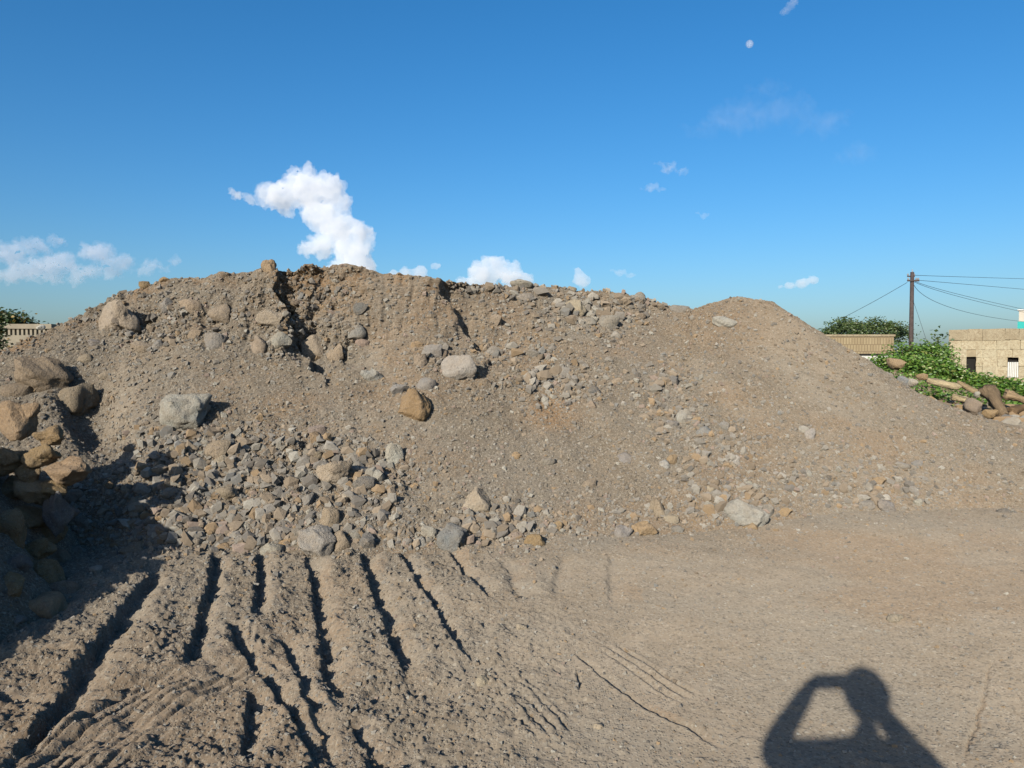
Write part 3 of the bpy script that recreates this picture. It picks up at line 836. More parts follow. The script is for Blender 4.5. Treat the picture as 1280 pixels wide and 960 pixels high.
# stones one can pick out, each a part of the mound
px, py = sample(420, -0.45, RNG, 340, 690)
P, S = hit(px, py)
for i in range(len(px)):
    if n_stone >= 296: break
    if not np.isfinite(P[i, 0]) or S[i] != 1: continue
    w = min(22, 9.0 + 4.0 * RNG.pareto(2.6)) / F * P[i, 1]
    o = link('stone', SHAPES[rng.randrange(10)], None, MOUND)
    place_rock(o, P[i], w, w * rng.uniform(0.55, 0.95), rng)
    o.rotation_euler.z = rng.uniform(0, 6.28)
    o.location.y += -9 - 0.1 * w
    o.color = vary(PAL[rng.choice(['g', 'g', 'lg', 't', 't', 'eb', 'or', 'lg', 'dg', 'w', 'pt', 'pt'])], 0.15)
    n_stone += 1

def ico_template():
    bm = bmesh.new(); bmesh.ops.create_icosphere(bm, subdivisions=1, radius=0.6)
    V = np.array([v.co[:] for v in bm.verts]); T = np.array([[v.index for v in f.verts] for f in bm.faces]); bm.free()
    return V, T
def build_gravel(name, n, base, pxmin, alpha, pxmax, seed, src_want, ylo, yhi, parent=None, off=(0, 0, 0), ico=False):
    rg = np.random.default_rng(seed)
    px, py = sample(n, base, rg, ylo, yhi)
    P, S = hit(px, py)
    ok = np.isfinite(P[:, 0]) & np.isin(S, src_want)
    P = P[ok]
    n = len(P)
    zone = np.clip(weight(px[ok], py[ok], 0.0) / 2.2, 0, 1)
    size = np.minimum(pxmin + pxmin * rg.pareto(alpha, n), 4.2 + (pxmax - 4.2) * zone) / F * P[:, 1]
    cube = np.array([(x, y, z) for x in (-1, 1) for y in (-1, 1) for z in (-1, 1)], float) * 0.5
    q = np.array([(0, 1, 3, 2), (4, 6, 7, 5), (0, 4, 5, 1), (2, 3, 7, 6), (0, 2, 6, 4), (1, 5, 7, 3)])
    if ico: cube, q = ico_template()
    nv = len(cube)
    V = cube[None] + rg.uniform(-0.26, 0.26, (n, nv, 3)) * (0.9 if ico else 1)
    V *= (rg.uniform(0.65, 1.15, (n, 1, 3)) * np.array([1, 1, 0.8]))
    a, b, c = rg.uniform(0, 6.28, n), rg.uniform(-0.7, 0.7, n), rg.uniform(-0.7, 0.7, n)
    def rot(V, ang, i, j):
        cs, sn = np.cos(ang)[:, None], np.sin(ang)[:, None]
        x, y = V[:, :, i].copy(), V[:, :, j].copy()
        V[:, :, i], V[:, :, j] = x * cs - y * sn, x * sn + y * cs
    rot(V, b, 1, 2); rot(V, c, 0, 2); rot(V, a, 0, 1)
    V = V * size[:, None, None] + P[:, None, :] + np.array([0, -0.08, 0.28 if ico else 0.14])[None, None] * size[:, None, None] - np.array(off)
    Fc = (q[None] + (np.arange(n) * nv)[:, None, None]).reshape(-1, q.shape[1])
    me = np_mesh(name, V.reshape(-1, 3), Fc)
    keys = ['g', 'dg', 't', 'pk', 'lg', 'or', 'bg', 'w', 'eb']
    pick = rg.choice(len(keys), n, p=[.22, .09, .24, .04, .17, .07, .03, .06, .08])
    C = np.array([PAL[k] for k in keys])[pick] * rg.uniform(0.70, 1.15, (n, 1))
    C = C * 0.80 + np.array((0.285, 0.228, 0.168)) * 0.22
    C = np.concatenate([C, np.ones((n, 1))], 1)
    set_attr(me, 'col', np.repeat(C, nv, 0), 'FLOAT_COLOR')
    o = link(name, me, M_GRAVEL, parent)
    tag(o, None, None, None, 'stuff')
    return o

build_gravel('gravel', 40000, 0.55, 1.6, 2.6, 8.5, 1, [1], 328, 700, MOUND, (0, 9, 0))
build_gravel('coarse_gravel', 1750, -0.55, 4.2, 1.55, 16.0, 3, [1], 330, 702, MOUND, (0, 9, 0), True)
g = build_gravel('loose_gravel', 34000, 0.8, 1.3, 2.6, 8.0, 2, [0, 2], 480, 985)
tag(g, 'loose gravel and clods scattered over the trodden ground', None)

# ------------------------------------------------------------------ leaves, trees, shrubs
M_LEAF = leaf_material('shrub_leaves', (0.036, 0.088, 0.011), (0.115, 0.215, 0.030), (0.20, 0.22, 0.06))
M_ACACIA = leaf_material('acacia_leaves', (0.030, 0.055, 0.014), (0.075, 0.115, 0.030), (0.10, 0.12, 0.04))
M_DARKLEAF = leaf_material('dark_leaves', (0.014, 0.030, 0.008), (0.035, 0.060, 0.014), (0.20, 0.13, 0.02))
M_BARK = plain('bark', (0.10, 0.075, 0.055), 0.95, 0.3, 12, bump=0.6)

def leaves(name, centres, size, n_each, spread, mat, parent, seed, flat=0.6):
    rg = np.random.default_rng(seed)
    c = np.repeat(np.asarray(centres, float), n_each, 0)
    n = len(c)
    p = c + rg.normal(0, 1, (n, 3)) * np.asarray(spread)
    a = rg.uniform(0, 6.283, n)
    d = np.stack([np.cos(a), np.sin(a), rg.uniform(-0.5, 0.5, n)], 1); d /= np.linalg.norm(d, axis=1)[:, None]
    up = rg.normal(0, 0.6, (n, 3)) + np.array([0, -0.35, flat]); e = np.cross(d, up); e /= np.linalg.norm(e, axis=1)[:, None]
    f = np.cross(e, d)
    L = size * rg.uniform(0.6, 1.3, n)[:, None]
    v0, v1, v2, v3 = p, p + d * L * 0.5 + e * L * 0.32 + f * L * 0.08, p + d * L, p + d * L * 0.5 - e * L * 0.32 + f * L * 0.08
    V = np.stack([v0, v1, v2, v3], 1).reshape(-1, 3)
    me = np_mesh(name, V, np.arange(n * 4).reshape(n, 4))
    return link(name, me, mat, parent)

def shrub(name, base, w, h, dep, label, seed, leaf=0.16, n=70, mat=M_LEAF, cat='shrub', group=None, per=24):
    rg = np.random.default_rng(seed)
    root = empty(name, base)
    mb = MB()
    pts = []
    for i in range(n):
        a, r, z = rg.uniform(0, 6.283), math.sqrt(rg.uniform(0, 1)), rg.uniform(0, 1) ** 0.7
        k = math.sqrt(max(0.05, 1 - z * z * 0.85)) * (0.8 + 0.4 * rg.uniform())
        q = (math.cos(a) * r * w / 2 * k, math.sin(a) * r * dep / 2 * k, 0.08 * h + z * h * 0.88)
        pts.append(q)
        if i % 4 == 0:
            mb.tube([(q[0] * 0.15, q[1] * 0.15, -0.1), (q[0] * 0.55, q[1] * 0.55, q[2] * 0.5), q], [0.035, 0.022, 0.008], 5)
    mb.build('stem', M_BARK, root)
    leaves('foliage', pts, leaf, per, (w * 0.05 + 0.1, dep * 0.05 + 0.1, h * 0.05 + 0.06), mat, root, seed)
    tag(root, label, cat, group)
    return root

def flat_tree(name, base, w, h, thick, label, seed, mat, n=120):
    rg = np.random.default_rng(seed)
    root = empty(name, base)
    tr = MB().tube([(0, 0, -0.2), (0.12, 0, h * 0.25), (-0.05, 0.1, h * 0.48)], [0.26, 0.20, 0.16], 9).build('trunk', M_BARK, root, True)
    pts, lb = [], MB()
    for i in range(n):
        a, r = rg.uniform(0, 6.283), math.sqrt(rg.uniform(0, 1))
        ztop = h - thick * (0.15 + 0.75 * r ** 2.2)
        q = (math.cos(a) * r * w / 2, math.sin(a) * r * w / 2, ztop - rg.uniform(0, 0.4) * thick * (1 - 0.6 * r) + rg.normal(0, 0.22) + 0.5 * math.sin(3 * a + seed) * r)
        pts.append(q)
        if i % 6 == 0:
            lb.tube([(-0.05, 0.1, h * 0.46), (q[0] * 0.45, q[1] * 0.45, h * 0.46 + (q[2] - h * 0.46) * 0.6), q], [0.11, 0.06, 0.015], 6)
    lb.build('limb', M_BARK, root, True)
    leaves('crown', pts, 0.20, 60, (0.38, 0.38, 0.13), mat, root, seed)
    tag(root, label, 'tree')
    return root

def at_base(px, Y):
    return (float(ray(px, 450)[0]) * Y, Y, 0)

b = at_base(1074, 66); top = at(1074, 399, 66).z
flat_tree('acacia_tree', b, 7.4, top, 1.7, 'flat crowned acacia tree behind the low block building on the right', 3, M_ACACIA, 150)
b = at_base(0, 40); top = at(2, 396, 40).z
flat_tree('spreading_tree', b, 3.2, top, 0.9, 'dark spreading tree behind the slotted wall at the left edge', 4, M_DARKLEAF, 90)

# ------------------------------------------------------------------ bank of rubble, shrubs and creepers on the right
def bank_z(x, y):
    px = 640 + F * x / y
    e = np.exp(-((y - 27) / 5.0) ** 2)
    prof = np.interp(px, [1000, 1060, 1120, 1180, 1240, 1300, 1400, 1700], [0.0, 0.8, 1.25, 1.0, 0.75, 0.65, 0.5, 0.1])
    return prof * e - 0.06 + 0.12 * fbm(x * 0.8, y * 0.8, 3, 801) * np.clip(prof * 2, 0, 1)
def build_bank():
    ys = np.linspace(17, 38, 70); us = np.linspace(0.36, 1.1, 130)
    U, Y = np.meshgrid(us, ys); X = U * Y
    Z = bank_z(X, Y) + 0.5 * lumps(X, Y, 0.3, 0.4, 810)
    idx = np.arange(U.size).reshape(U.shape)
    fc = np.stack([idx[:-1, :-1], idx[:-1, 1:], idx[1:, 1:], idx[1:, :-1]], -1).reshape(-1, 4)
    me = np_mesh('earth_bank', np.stack([X, Y, Z], -1).reshape(-1, 3), fc, True)
    set_attr(me, 'dust', np.full(U.size, 0.2)); set_attr(me, 'rust', np.full(U.size, 0.35))
    tag(link('earth_bank', me, M_SOIL), 'low earth bank behind the right end of the mound', kind='structure')
build_bank()

def on_bank(px, Y, dz=0.0):
    x = float(ray(px, 450)[0]) * Y
    return (x, Y, float(bank_z(np.array([x]), np.array([Y]))[0]) + dz)

for i, (px, Y, w, top_py, lab) in enumerate([
    (1108, 29, 1.9, 447, 'green leafy shrub at the left end of the green bank, beside the mound slope'),
    (1132, 31, 1.9, 432, 'green shrub at the foot of the utility pole, left of it'),
    (1160, 30, 1.9, 430, 'green shrub just right of the foot of the utility pole'),
    (1179, 31, 1.0, 436, 'green shrub against the left corner of the stone block house'),
    (1146, 27, 2.2, 449, 'broad low green shrub in front of the utility pole'),
    (1178, 26, 1.7, 456, 'low green shrub below the left corner of the stone block house'),
    (1210, 26, 1.4, 474, 'low green shrub under the dark doorway of the stone block house'),
    (1244, 25, 1.6, 476, 'low green shrub between the dark doorway and the white shutter'),
    (1272, 24, 1.5, 480, 'low green shrub under the white shutter at the right edge'),
    (1312, 24, 1.6, 480, 'low green shrub beyond the right edge of the frame')]):
    b = on_bank(px, Y, -0.05)
    h = at(px, top_py, Y).z - b[2]
    shrub('green_shrub', b, w * 0.88, max(h, 0.3), 1.4, lab, 60 + i, leaf=0.12, n=46, per=44, group='green shrubs on the bank')
b = on_bank(1171, 33); shrub('feathery_shrub', b, 0.9, at(1171, 416, 33).z - b[2], 0.8, 'thin grey green feathery bush rising behind the green shrubs', 90, 0.16, 24, M_ACACIA, per=12)
# creeping leaves over the bank
rg = np.random.default_rng(33)
cpx = rg.uniform(1085, 1380, 900); cY = rg.uniform(22, 30, 900)
cp = np.array([on_bank(a, c, 0.04) for a, c in zip(cpx, cY)])
o = leaves('creeper_leaves', cp, 0.12, 14, (0.22, 0.25, 0.06), M_LEAF, None, 34)
tag(o, 'green creeping leaves covering the bank on the right', None, kind='stuff')
b = at_base(2, 26); shrub('leafy_bush', (b[0] - 0.2, b[1], 0.6), 1.0, at(4, 404, 26).z - 0.6, 0.9, 'dark green bush with yellow leaves at the left edge of the frame', 91, 0.12, 60, M_DARKLEAF, per=26)

# logs and blocks of the rubble bank
def wood_material():
    k = NT('weathered_wood')
    co = k.n('ShaderNodeTexCoord').outputs['Object']
    mp = k.n('ShaderNodeMapping'); k.t.links.new(co, mp.inputs[0]); mp.inputs['Scale'].default_value = (1.2, 14, 14)
    n = k.noise(mp.outputs[0], 3.0, 6, 0.7)
    oi = k.n('ShaderNodeObjectInfo').outputs['Color']
    col = k.mix(k.ramp(n, 0.35, 0.65), k.mix(0.55, oi, (0.04, 0.03, 0.02)), oi)
    return k.finish(col, 0.95, k.bump(n, 0.9, 0.06), 0.1)
M_WOOD = wood_material()
def log(name, p0, p1, r, color, label, seed):
    a, c = Vector(p0), Vector(p1)
    L = (c - a).length
    rg = np.random.default_rng(seed)
    nseg, ns = 14, 14
    V, Fc = [], []
    for i in range(nseg):
        t = i / (nseg - 1)
        for kx in range(ns):
            w = 2 * math.pi * kx / ns
            rr = r * (1 - 0.25 * t) * (1 + 0.30 * math.sin(2 * w + seed) * math.sin(2 + 4 * t) + 0.16 * math.sin(5 * w + 3 * seed + 6 * t) + rg.uniform(-0.12, 0.12)) * (0.75 if i in (0, nseg - 1) else 1)
            jag = 0.3 * r if i in (0, nseg - 1) else 0.05 * r
            V.append(((t - 0.5) * L + rg.uniform(-jag, jag), rr * math.cos(w) + 0.22 * r * math.sin(4 * t + seed), rr * math.sin(w) * 0.85))
    for i in range(nseg - 1):
        for kx in range(ns):
            k2 = (kx + 1) % ns
            Fc.append([i * ns + kx, i * ns + k2, (i + 1) * ns + k2, (i + 1) * ns + kx])
    Fc.append(list(range(ns))[::-1]); Fc.append([(nseg - 1) * ns + kx for kx in range(ns)])
    me = bpy.data.meshes.new(name); me.from_pydata(V, [], Fc)
    for p in me.polygons: p.use_smooth = len(p.vertices) == 4
    o = link(name, me, M_WOOD)
    o.location = (a + c) / 2
    o.rotation_euler = (c - a).to_track_quat('X', 'Z').to_euler()
    o.color = color + (1,)
    tag(o, label, 'log', 'old logs dumped on the bank')
log('wood_log', at(1231, 485, 20.6), at(1258, 520, 19.6), 0.20, (0.40, 0.275, 0.165), 'thick brown log leaning on the rubble at the right edge', 1)
log('wood_log', at(1157, 475, 21.6), at(1200, 484, 21.2), 0.11, (0.74, 0.58, 0.36), 'pale barkless log lying across the bank by the creepers', 2)
log('wood_log', at(1196, 478, 21.5), at(1234, 496, 21.0), 0.09, (0.55, 0.40, 0.23), 'thin brown log between the pale log and the thick leaning one', 3)
log('wood_log', at(1190, 496, 20.8), at(1214, 502, 20.5), 0.10, (0.68, 0.52, 0.30), 'short yellowish log below the pale one, near the mound slope', 4)
log('wood_log', at(1256, 492, 21.2), at(1286, 502, 20.9), 0.16, (0.56, 0.39, 0.23), 'brown log running out of the frame at the right', 5)
log('wood_log', at(1263, 515, 20.2), at(1292, 505, 20.6), 0.13, (0.32, 0.20, 0.11), 'dark brown log under the one leaving the frame', 6)
def bank_rubble():
    rg = np.random.default_rng(88)
    V0, T0 = ico_template()
    n = 420
    px = rg.uniform(1120, 1330, n); Y = rg.uniform(19.2, 22.5, n)
    P = np.array([on_bank(a, c, 0.05) for a, c in zip(px, Y)])
    size = np.minimum(0.09 + 0.09 * rg.pareto(2.2, n), 0.38)
    V = (V0[None] + rg.uniform(-.22, .22, (n, len(V0), 3))) * (rg.uniform(.6, 1.4, (n, 1, 3)) * np.array([1.2, 1, .6])) * size[:, None, None] + P[:, None, :]
    me = np_mesh('rubble', V.reshape(-1, 3), (T0[None] + (np.arange(n) * len(V0))[:, None, None]).reshape(-1, 3))
    C = np.array([PAL[q] for q in ('br', 'eb', 'or', 'pt', 'dg', 'lg')])[rg.integers(0, 6, n)] * rg.uniform(.5, 1.0, (n, 1))
    set_attr(me, 'col', np.repeat(np.concatenate([C, np.ones((n, 1))], 1), len(V0), 0), 'FLOAT_COLOR')
    tag(link('rubble', me, M_GRAVEL), 'brown broken rubble strewn between the logs on the bank', None, kind='stuff')
bank_rubble()
for i, (px, py, w, h, Y, ck, lab) in enumerate([
    (1120, 455, 24, 15, 24, 'or', 'orange brown slab lying in the green shrubs'),
    (1216, 508, 20, 23, 19.6, 'eb', 'brown squarish rock among the logs'),
    (1264, 530, 24, 20, 18.2, 'lg', 'pale grey block where the mound slope meets the logs at the right edge'),
    (1284, 538, 20, 14, 18.0, 'lg', 'low pale grey block at the right edge beside the larger one'),
    (1128, 477, 17, 16, 19.5, 'bg', 'blue grey rock on the skyline of the right slope below the shrubs'),
    (1141, 478, 13, 10, 19.4, 'lg', 'small pale rock right of the blue grey one on the right slope'),
    (1110, 470, 16, 10, 19.6, 'g', 'small grey rock left of the blue grey one on the right slope'),
    (1152, 471, 12, 9, 21.4, 'br', 'small brown rock at the left end of the pale log'),
    (1222, 493, 12, 10, 20.6, 'w', 'small whitish rock above the brown squarish one among the logs'),
    (1200, 510, 14, 9, 20.0, 'br', 'small rusty rock below the yellowish log'),
    (1238, 518, 20, 14, 19.4, 'br', 'dark rusty rock under the thick leaning log'),
    (1205, 500, 16, 10, 20.9, 'pt', 'small cream rock between the short log and the thin one')]):
    p = at(px, py, Y)
    o = link('rock', rock_mesh('rock', 1300 + i, 3, 13, 0.0, 0.07))
    k = Y / F
    o.scale = (w * k / 2, (w + h) * k / 4, h * k / 2); o.location = p
    o.rotation_euler = (rng.uniform(-.2, .2), 0.35 if i == 0 else rng.uniform(-.2, .2), rng.uniform(-.4, .4))
    o.color = vary(PAL[ck])
    tag(o, lab, 'rock', 'rocks on the bank')

# ------------------------------------------------------------------ buildings
def stone_material(name, a, c, d):
    k = NT(name)
    pos = k.n('ShaderNodeNewGeometry').outputs['Position']
    n1, n2 = k.noise(pos, 1.3, 5, 0.65), k.noise(pos, 7.0, 5, 0.65)
    oi = k.n('ShaderNodeObjectInfo').outputs['Random']
    col = k.mix(k.ramp(n1, 0.35, 0.65), a, c)
    col = k.mix(k.ramp(n2, 0.45, 0.66, 0, 0.85), col, d)
    col = k.mix(k.ramp(oi, 0, 1, 0, 0.45), col, tuple(x * 0.72 for x in c))
    return k.finish(col, 0.95, k.bump(n2, 0.8, 0.08), 0.1)
M_STONE = stone_material('sandy_stone', (0.52, 0.425, 0.28), (0.64, 0.55, 0.385), (0.37, 0.27, 0.165))
M_PARAPET = stone_material('parapet_render', (0.42, 0.335, 0.22), (0.50, 0.41, 0.28), (0.30, 0.22, 0.14))
M_MORTAR = plain('mortar', (0.42, 0.33, 0.21), 0.95, 0.2, 3)
M_DARK = plain('near_black', (0.02, 0.018, 0.016), 0.9, 0.2, 3)  # painted stand-in for the shade in openings and behind slots
M_WHITE = plain('white_painted_metal', (0.78, 0.77, 0.74), 0.5, 0.05, 3)
M_LIMEWASH = plain('white_wash', (0.70, 0.68, 0.62), 0.9, 0.1, 2)
M_TEAL = plain('teal_paint', (0.02, 0.46, 0.42), 0.5, 0.06, 2)
M_CREAM = plain('cream_paint', (0.66, 0.58, 0.48), 0.8, 0.06, 2)

HY, HA_ = 50.0, R(-31)                       # the front of the stone block house looks towards the mound
hp = at(1186, 450, HY)
root = empty('stone_house', (hp.x, HY, 0), HA_)
def along(px):                               # metres along the front from its left corner
    u = float(ray(px, 450)[0])
    return (u * HY - hp.x) / (math.cos(HA_) - u * math.sin(HA_))
def hz(px, py):
    return at(px, py, HY + along(px) * math.sin(HA_)).z
zt = hz(1186, 412)
L = 13.0
dx0, dx1, dz1, dz0 = along(1208), along(1220), hz(1214, 446), hz(1214, 470.5)
wx0, wx1, wz1, wz0 = along(1259.5), along(1273.5), hz(1266, 447), hz(1266, 472)
w = MB()                                     # walls with the two openings left free
w.box(.02, dx0, .05, .5, -.3, zt - .03).box(dx1, wx0, .05, .5, -.3, zt - .03).box(wx1, L, .05, .5, -.3, zt - .03)
w.box(dx0, dx1, .052, .5, dz1, zt - .03).box(dx0, dx1, .052, .5, -.3, dz0).box(wx0, wx1, .052, .5, wz1, zt - .03).box(wx0, wx1, .052, .5, -.3, wz0)
w.box(.02, .5, .5, 7, -.3, zt - .03).box(L - .5, L, .5, 7, -.3, zt - .03).box(.5, L - .5, 6.5, 7, -.3, zt - .03)
wall = w.build('wall', M_MORTAR, root)
MB().box(.3, L - .3, .3, 6.8, zt - .55, zt - .4).build('roof', M_PARAPET, root)
zp = hz(1186, 425.5)
xx = -.03
while xx < L:                                # parapet stones
    ww = random.uniform(0.7, 1.4)
    MB().box(xx, min(xx + ww, L + .03) - .01, -.05, .35, zp + random.uniform(-.03, .02), zt + random.uniform(-.03, .03), .018).build('block', M_PARAPET, wall)
    xx += ww
courses = [zp - .02, hz(1230, 437), hz(1230, 447), (dz0 + dz1) / 2 + .02, dz0, dz0 - .45, -.25]
for a_, c_ in zip(courses[:-1], courses[1:]):
    xx = random.uniform(-.01, .01)
    while xx < 7:
        ww = random.uniform(0.45, 0.85)
        lo, hi = xx, xx + ww
        for o0, o1, oz0, oz1 in ((dx0, dx1, dz0, dz1), (wx0, wx1, wz0, wz1)):
            if c_ < oz1 - .05 and a_ > oz0 + .05:
                if lo < o1 and hi > o0:
                    if lo < o0 - .15: hi = o0
                    else: lo, hi = o1, max(hi, o1 + .35)
        MB().box(lo + .006, hi - .006, -random.uniform(0, .035), .2, c_ + .006, a_ - .006, .022).build('block', M_STONE, wall)
        xx = hi
MB().box(dx0 + .002, dx1 - .002, .35, .42, dz0 + .002, dz1 - .002).build('doorway', M_DARK, root)  # near-black sheet painted as the shade inside the opening
sh = MB()
n = 6
for i in range(n):
    a_ = wx0 + (wx1 - wx0) * i / n
    sh.box(a_ + .018, a_ + (wx1 - wx0) / n - .018, .03, .09, wz0 + .01, wz1 - .28)
shu = MB().box(wx0 + .004, wx1 - .004, .1, .12, wz0 + .005, wz1 - .29).build('shutter', M_MORTAR, root)
sh.build('slats', M_WHITE, shu)
MB().box(wx0 + .002, wx1 - .002, .35, .42, wz0, wz1).build('recess_shade_sheet', M_DARK, root)  # near-black sheet painted as the shade behind the shutter
tag(root, 'flat roofed sandy stone block house with a dark doorway, at the right edge', 'house')
def part(mb, name, mat, parent, **kw):
    mb.v = [(v[0] - cx, v[1] - BY, v[2]) for v in mb.v]
    return mb.build(name, mat, parent, **kw)

LY = 46.0                                    # long low block building left of the pole
def brick_material():
    k = NT('small_block_wall')
    pos = k.n('ShaderNodeNewGeometry').outputs['Position']
    sx = k.n('ShaderNodeSeparateXYZ', {0: pos}); cb = k.n('ShaderNodeCombineXYZ', {0: sx.outputs[0], 1: sx.outputs[2]})
    br = k.n('ShaderNodeTexBrick', {'Vector': cb.outputs[0], 'Scale': 1.0, 'Color1': (0.46, 0.36, 0.22, 1), 'Color2': (0.37, 0.28, 0.17, 1), 'Mortar': (0.22, 0.16, 0.10, 1), 'Mortar Size': 0.018, 'Brick Width': 0.17, 'Row Height': 0.42})
    n = k.noise(pos, 4.0, 5, 0.6)
    col = k.mix(k.ramp(n, 0.4, 0.7, 0, 0.5), br.outputs[0], (0.30, 0.22, 0.13))
    return k.finish(col, 0.95, k.bump(br.outputs[1], -0.5, 0.03), 0.1)
M_BRICK = brick_material()
lx0, lx1 = at(985, 450, LY).x, at(1117, 450, LY).x
lz = at(1080, 418.5, LY).z
root = empty('block_building', ((lx0 + lx1) / 2, LY, 0)); cx, BY = (lx0 + lx1) / 2, LY
zb = at(1080, 443, LY).z
part(MB().box(lx0, lx1, LY, LY + 5, zb, lz - .10), 'upper_wall', M_BRICK, root)
part(MB().box(lx0 + .05, lx1 - .05, LY + .06, LY + 4.9, -.3, zb - .004), 'lower_wall', M_LIMEWASH, root)
part(MB().box(lx0 - .06, lx1 + .06, LY - .06, LY + 5.06, lz - .098, lz + .02), 'roof', M_PARAPET, root)
part(MB().box(lx0 - .02, lx1 - .4, LY - .03, LY - .002, zb - .05, zb + .04), 'dark_strip', M_DARK, root)  # thin dark strip along the join of the two walls
tag(root, 'low building of small sandy blocks above a white base, beside the right slope', 'building')

TY = 95.0                                    # painted building far right
tp = at(1272.5, 450, TY)
root = empty('painted_building', (tp.x, TY, 0), R(-36))
zq = at(1275, 402, TY).z; zr = at(1275, 388, TY).z
MB().box(0, 10, 0, 8, zq + .002, zr).build('upper_wall', M_CREAM, root)
MB().box(-.12, 10.1, -.12, 8.1, -.3, zq).build('lower_wall', M_TEAL, root)
MB().box(-.15, 10.15, -.15, 8.15, zr + .002, zr + .12).build('roof', M_WHITE, root)
tag(root, 'cream and turquoise painted building peeping over the stone house at the right edge', 'building')

# slotted wall at the left edge
WY = 30.0
M_WALL = plain('concrete_wall', (0.33, 0.28, 0.21), 0.9, 0.15, 2.5)
wxa, wxb = at(-160, 450, WY).x, at(66, 450, WY).x
root = empty('slotted_wall', ((wxa + wxb) / 2, WY, 0)); cx, BY = (wxa + wxb) / 2, WY
zt = at(30, 405, WY).z; zs = at(30, 411, WY).z; zl = at(30, 419, WY).z
part(MB().box(wxa, wxb, WY - .06, WY + .3, zs, zt, 0), 'coping', M_WALL, root)
part(MB().box(wxa, wxb, WY, WY + .22, -.3, zl), 'base', M_WALL, root)
xx = wxa + .05
while xx < wxb:
    part(MB().box(xx, xx + .085, WY + .01, WY + .2, zl + .002, zs - .002), 'post', M_WALL, root); xx += .17
part(MB().box(wxa, wxb, WY + 3, WY + 3.2, -.3, zs + .0), 'slot_shade_sheet', M_DARK, root)  # added dark sheet, painted as the shade seen through the slots
tag(root, 'concrete wall with a row of upright slots at the left edge', 'wall')
o = link('pale_rock', rock_mesh('rock', 1400, 3, 6, 0.4, 0.04)); p = at(51, 409.5, 12.5)
o.scale = (0.075, 0.06, 0.05); o.location = p; o.color = (0.75, 0.73, 0.66, 1)
tag(o, 'small white rounded stone on the skyline in front of the slotted wall', 'rock')

# ------------------------------------------------------------------ utility pole and its cables
PY = 55.0
M_POLE = plain('creosote_pole', (0.10, 0.075, 0.07), 0.85, 0.25, 5)
M_CABLE = plain('cable', (0.06, 0.06, 0.065), 0.6, 0.1, 2)
M_CERAMIC = plain('insulator', (0.35, 0.34, 0.34), 0.3, 0.1, 5, spec=0.5)
pb = at(1138.5, 450, PY); ptop = at(1138.5, 340, PY).z
root = empty('utility_pole', (pb.x, PY, 0))
MB().tube([(0, 0, -.5), (0, 0, ptop * .5), (0, 0, ptop)], [0.17, 0.15, 0.125], 12).build('pole', M_POLE, root, True)
za = at(1138, 351, PY).z; zb2 = at(1138, 345, PY).z
arm = MB().box(-.42, .42, -.2, -.12, za - .06, za + .05).build('crossarm', M_POLE, root)
arm2 = MB().box(-.26, .26, .12, .2, zb2 - .05, zb2 + .04).build('crossarm', M_POLE, root)
for x_, z_, pr in ((-.36, za, arm), (.36, za, arm), (.22, za, arm), (-.22, zb2, arm2), (.22, zb2, arm2)):
    MB().tube([(x_, -.16 if pr is arm else .16, z_ + .05), (x_, -.16 if pr is arm else .16, z_ + .12), (x_, -.16 if pr is arm else .16, z_ + .2)], [.05, .07, .03], 8).build('insulator', M_CERAMIC, pr)
MB().tube([(0, 0, ptop), (0, 0, ptop + .18)], [.03, .03], 6).build('top_pin', M_CERAMIC, root)
tag(root, 'dark wooden utility pole with crossarms rising above the green shrubs', 'utility pole')
def cable(p, label, r=0.016):
    pts = [Vector(q) for q in p]
    out = []
    for i in range(25):                      # quadratic sag through the middle point
        t = i / 24
        out.append(pts[0] * (1 - t) * (1 - 2 * t) + pts[1] * 4 * t * (1 - t) + pts[2] * t * (2 * t - 1))
    tag(MB().tube(out, r, 5).build('power_cable', M_CABLE), label, 'cable', 'cables of the utility pole')
cable([at(1141, 344, PY), at(1215, 346.5, 64), at(1330, 350, 78)], 'topmost cable running right from the pole, nearly level')
cable([at(1143, 350, PY), at(1215, 356, 64), at(1330, 366, 78)], 'second cable from the top running right from the pole')
cable([at(1142, 351, PY), at(1215, 372, 64), at(1330, 397, 78)], 'upper one of the two close cables sloping right from the pole')
cable([at(1142, 352, PY), at(1215, 375, 64), at(1330, 401, 78)], 'lower one of the two close cables sloping right from the pole')
cable([at(1141, 352.5, PY), at(1200, 388, 66), at(1300, 404, 90)], 'steepest sagging cable running right to the painted building')
cable([at(1134, 353, PY), at(1092, 377, 58), at(1054, 397, 62)], 'single cable running left from the pole down to the acacia')
cable([at(1140, 372, PY), at(1149, 398, PY - 1), at(1160, 432, PY - 2)], 'thin stay wire leaning right from the pole to the shrubs', 0.012)

# ------------------------------------------------------------------ clouds and the day moon
def cloud_material(name, density, noise=None, albedo=(0.925, 0.935, 0.95)):
    k = NT(name)
    v = k.n('ShaderNodeVolumePrincipled', {'Color': albedo + (1,), 'Anisotropy': -0.1})
    if noise:
        co = k.n('ShaderNodeNewGeometry').outputs['Position']
        nz = k.noise(co, noise, 4, 0.6)
        k.set(v, 'Density', k.math('MULTIPLY', k.ramp(nz, 0.42, 0.68), density))
    else:
        v.inputs['Density'].default_value = density
    k.t.links.new(v.outputs[0], k.out.inputs['Volume'])
    return k.m
CY = 3000.0
M_CLOUD = cloud_material('cloud', 0.015)
M_THIN = cloud_material('thin_cloud', 0.0062)
M_VEIL = cloud_material('veil_cloud', 0.00042)
M_GREYED = cloud_material('greyed_cloud', 0.0058, albedo=(0.80, 0.83, 0.90))  # greyness from the bank's own thickness put into the albedo
M_WISP = cloud_material('wisp_cloud', 0.0060)
tex = {}
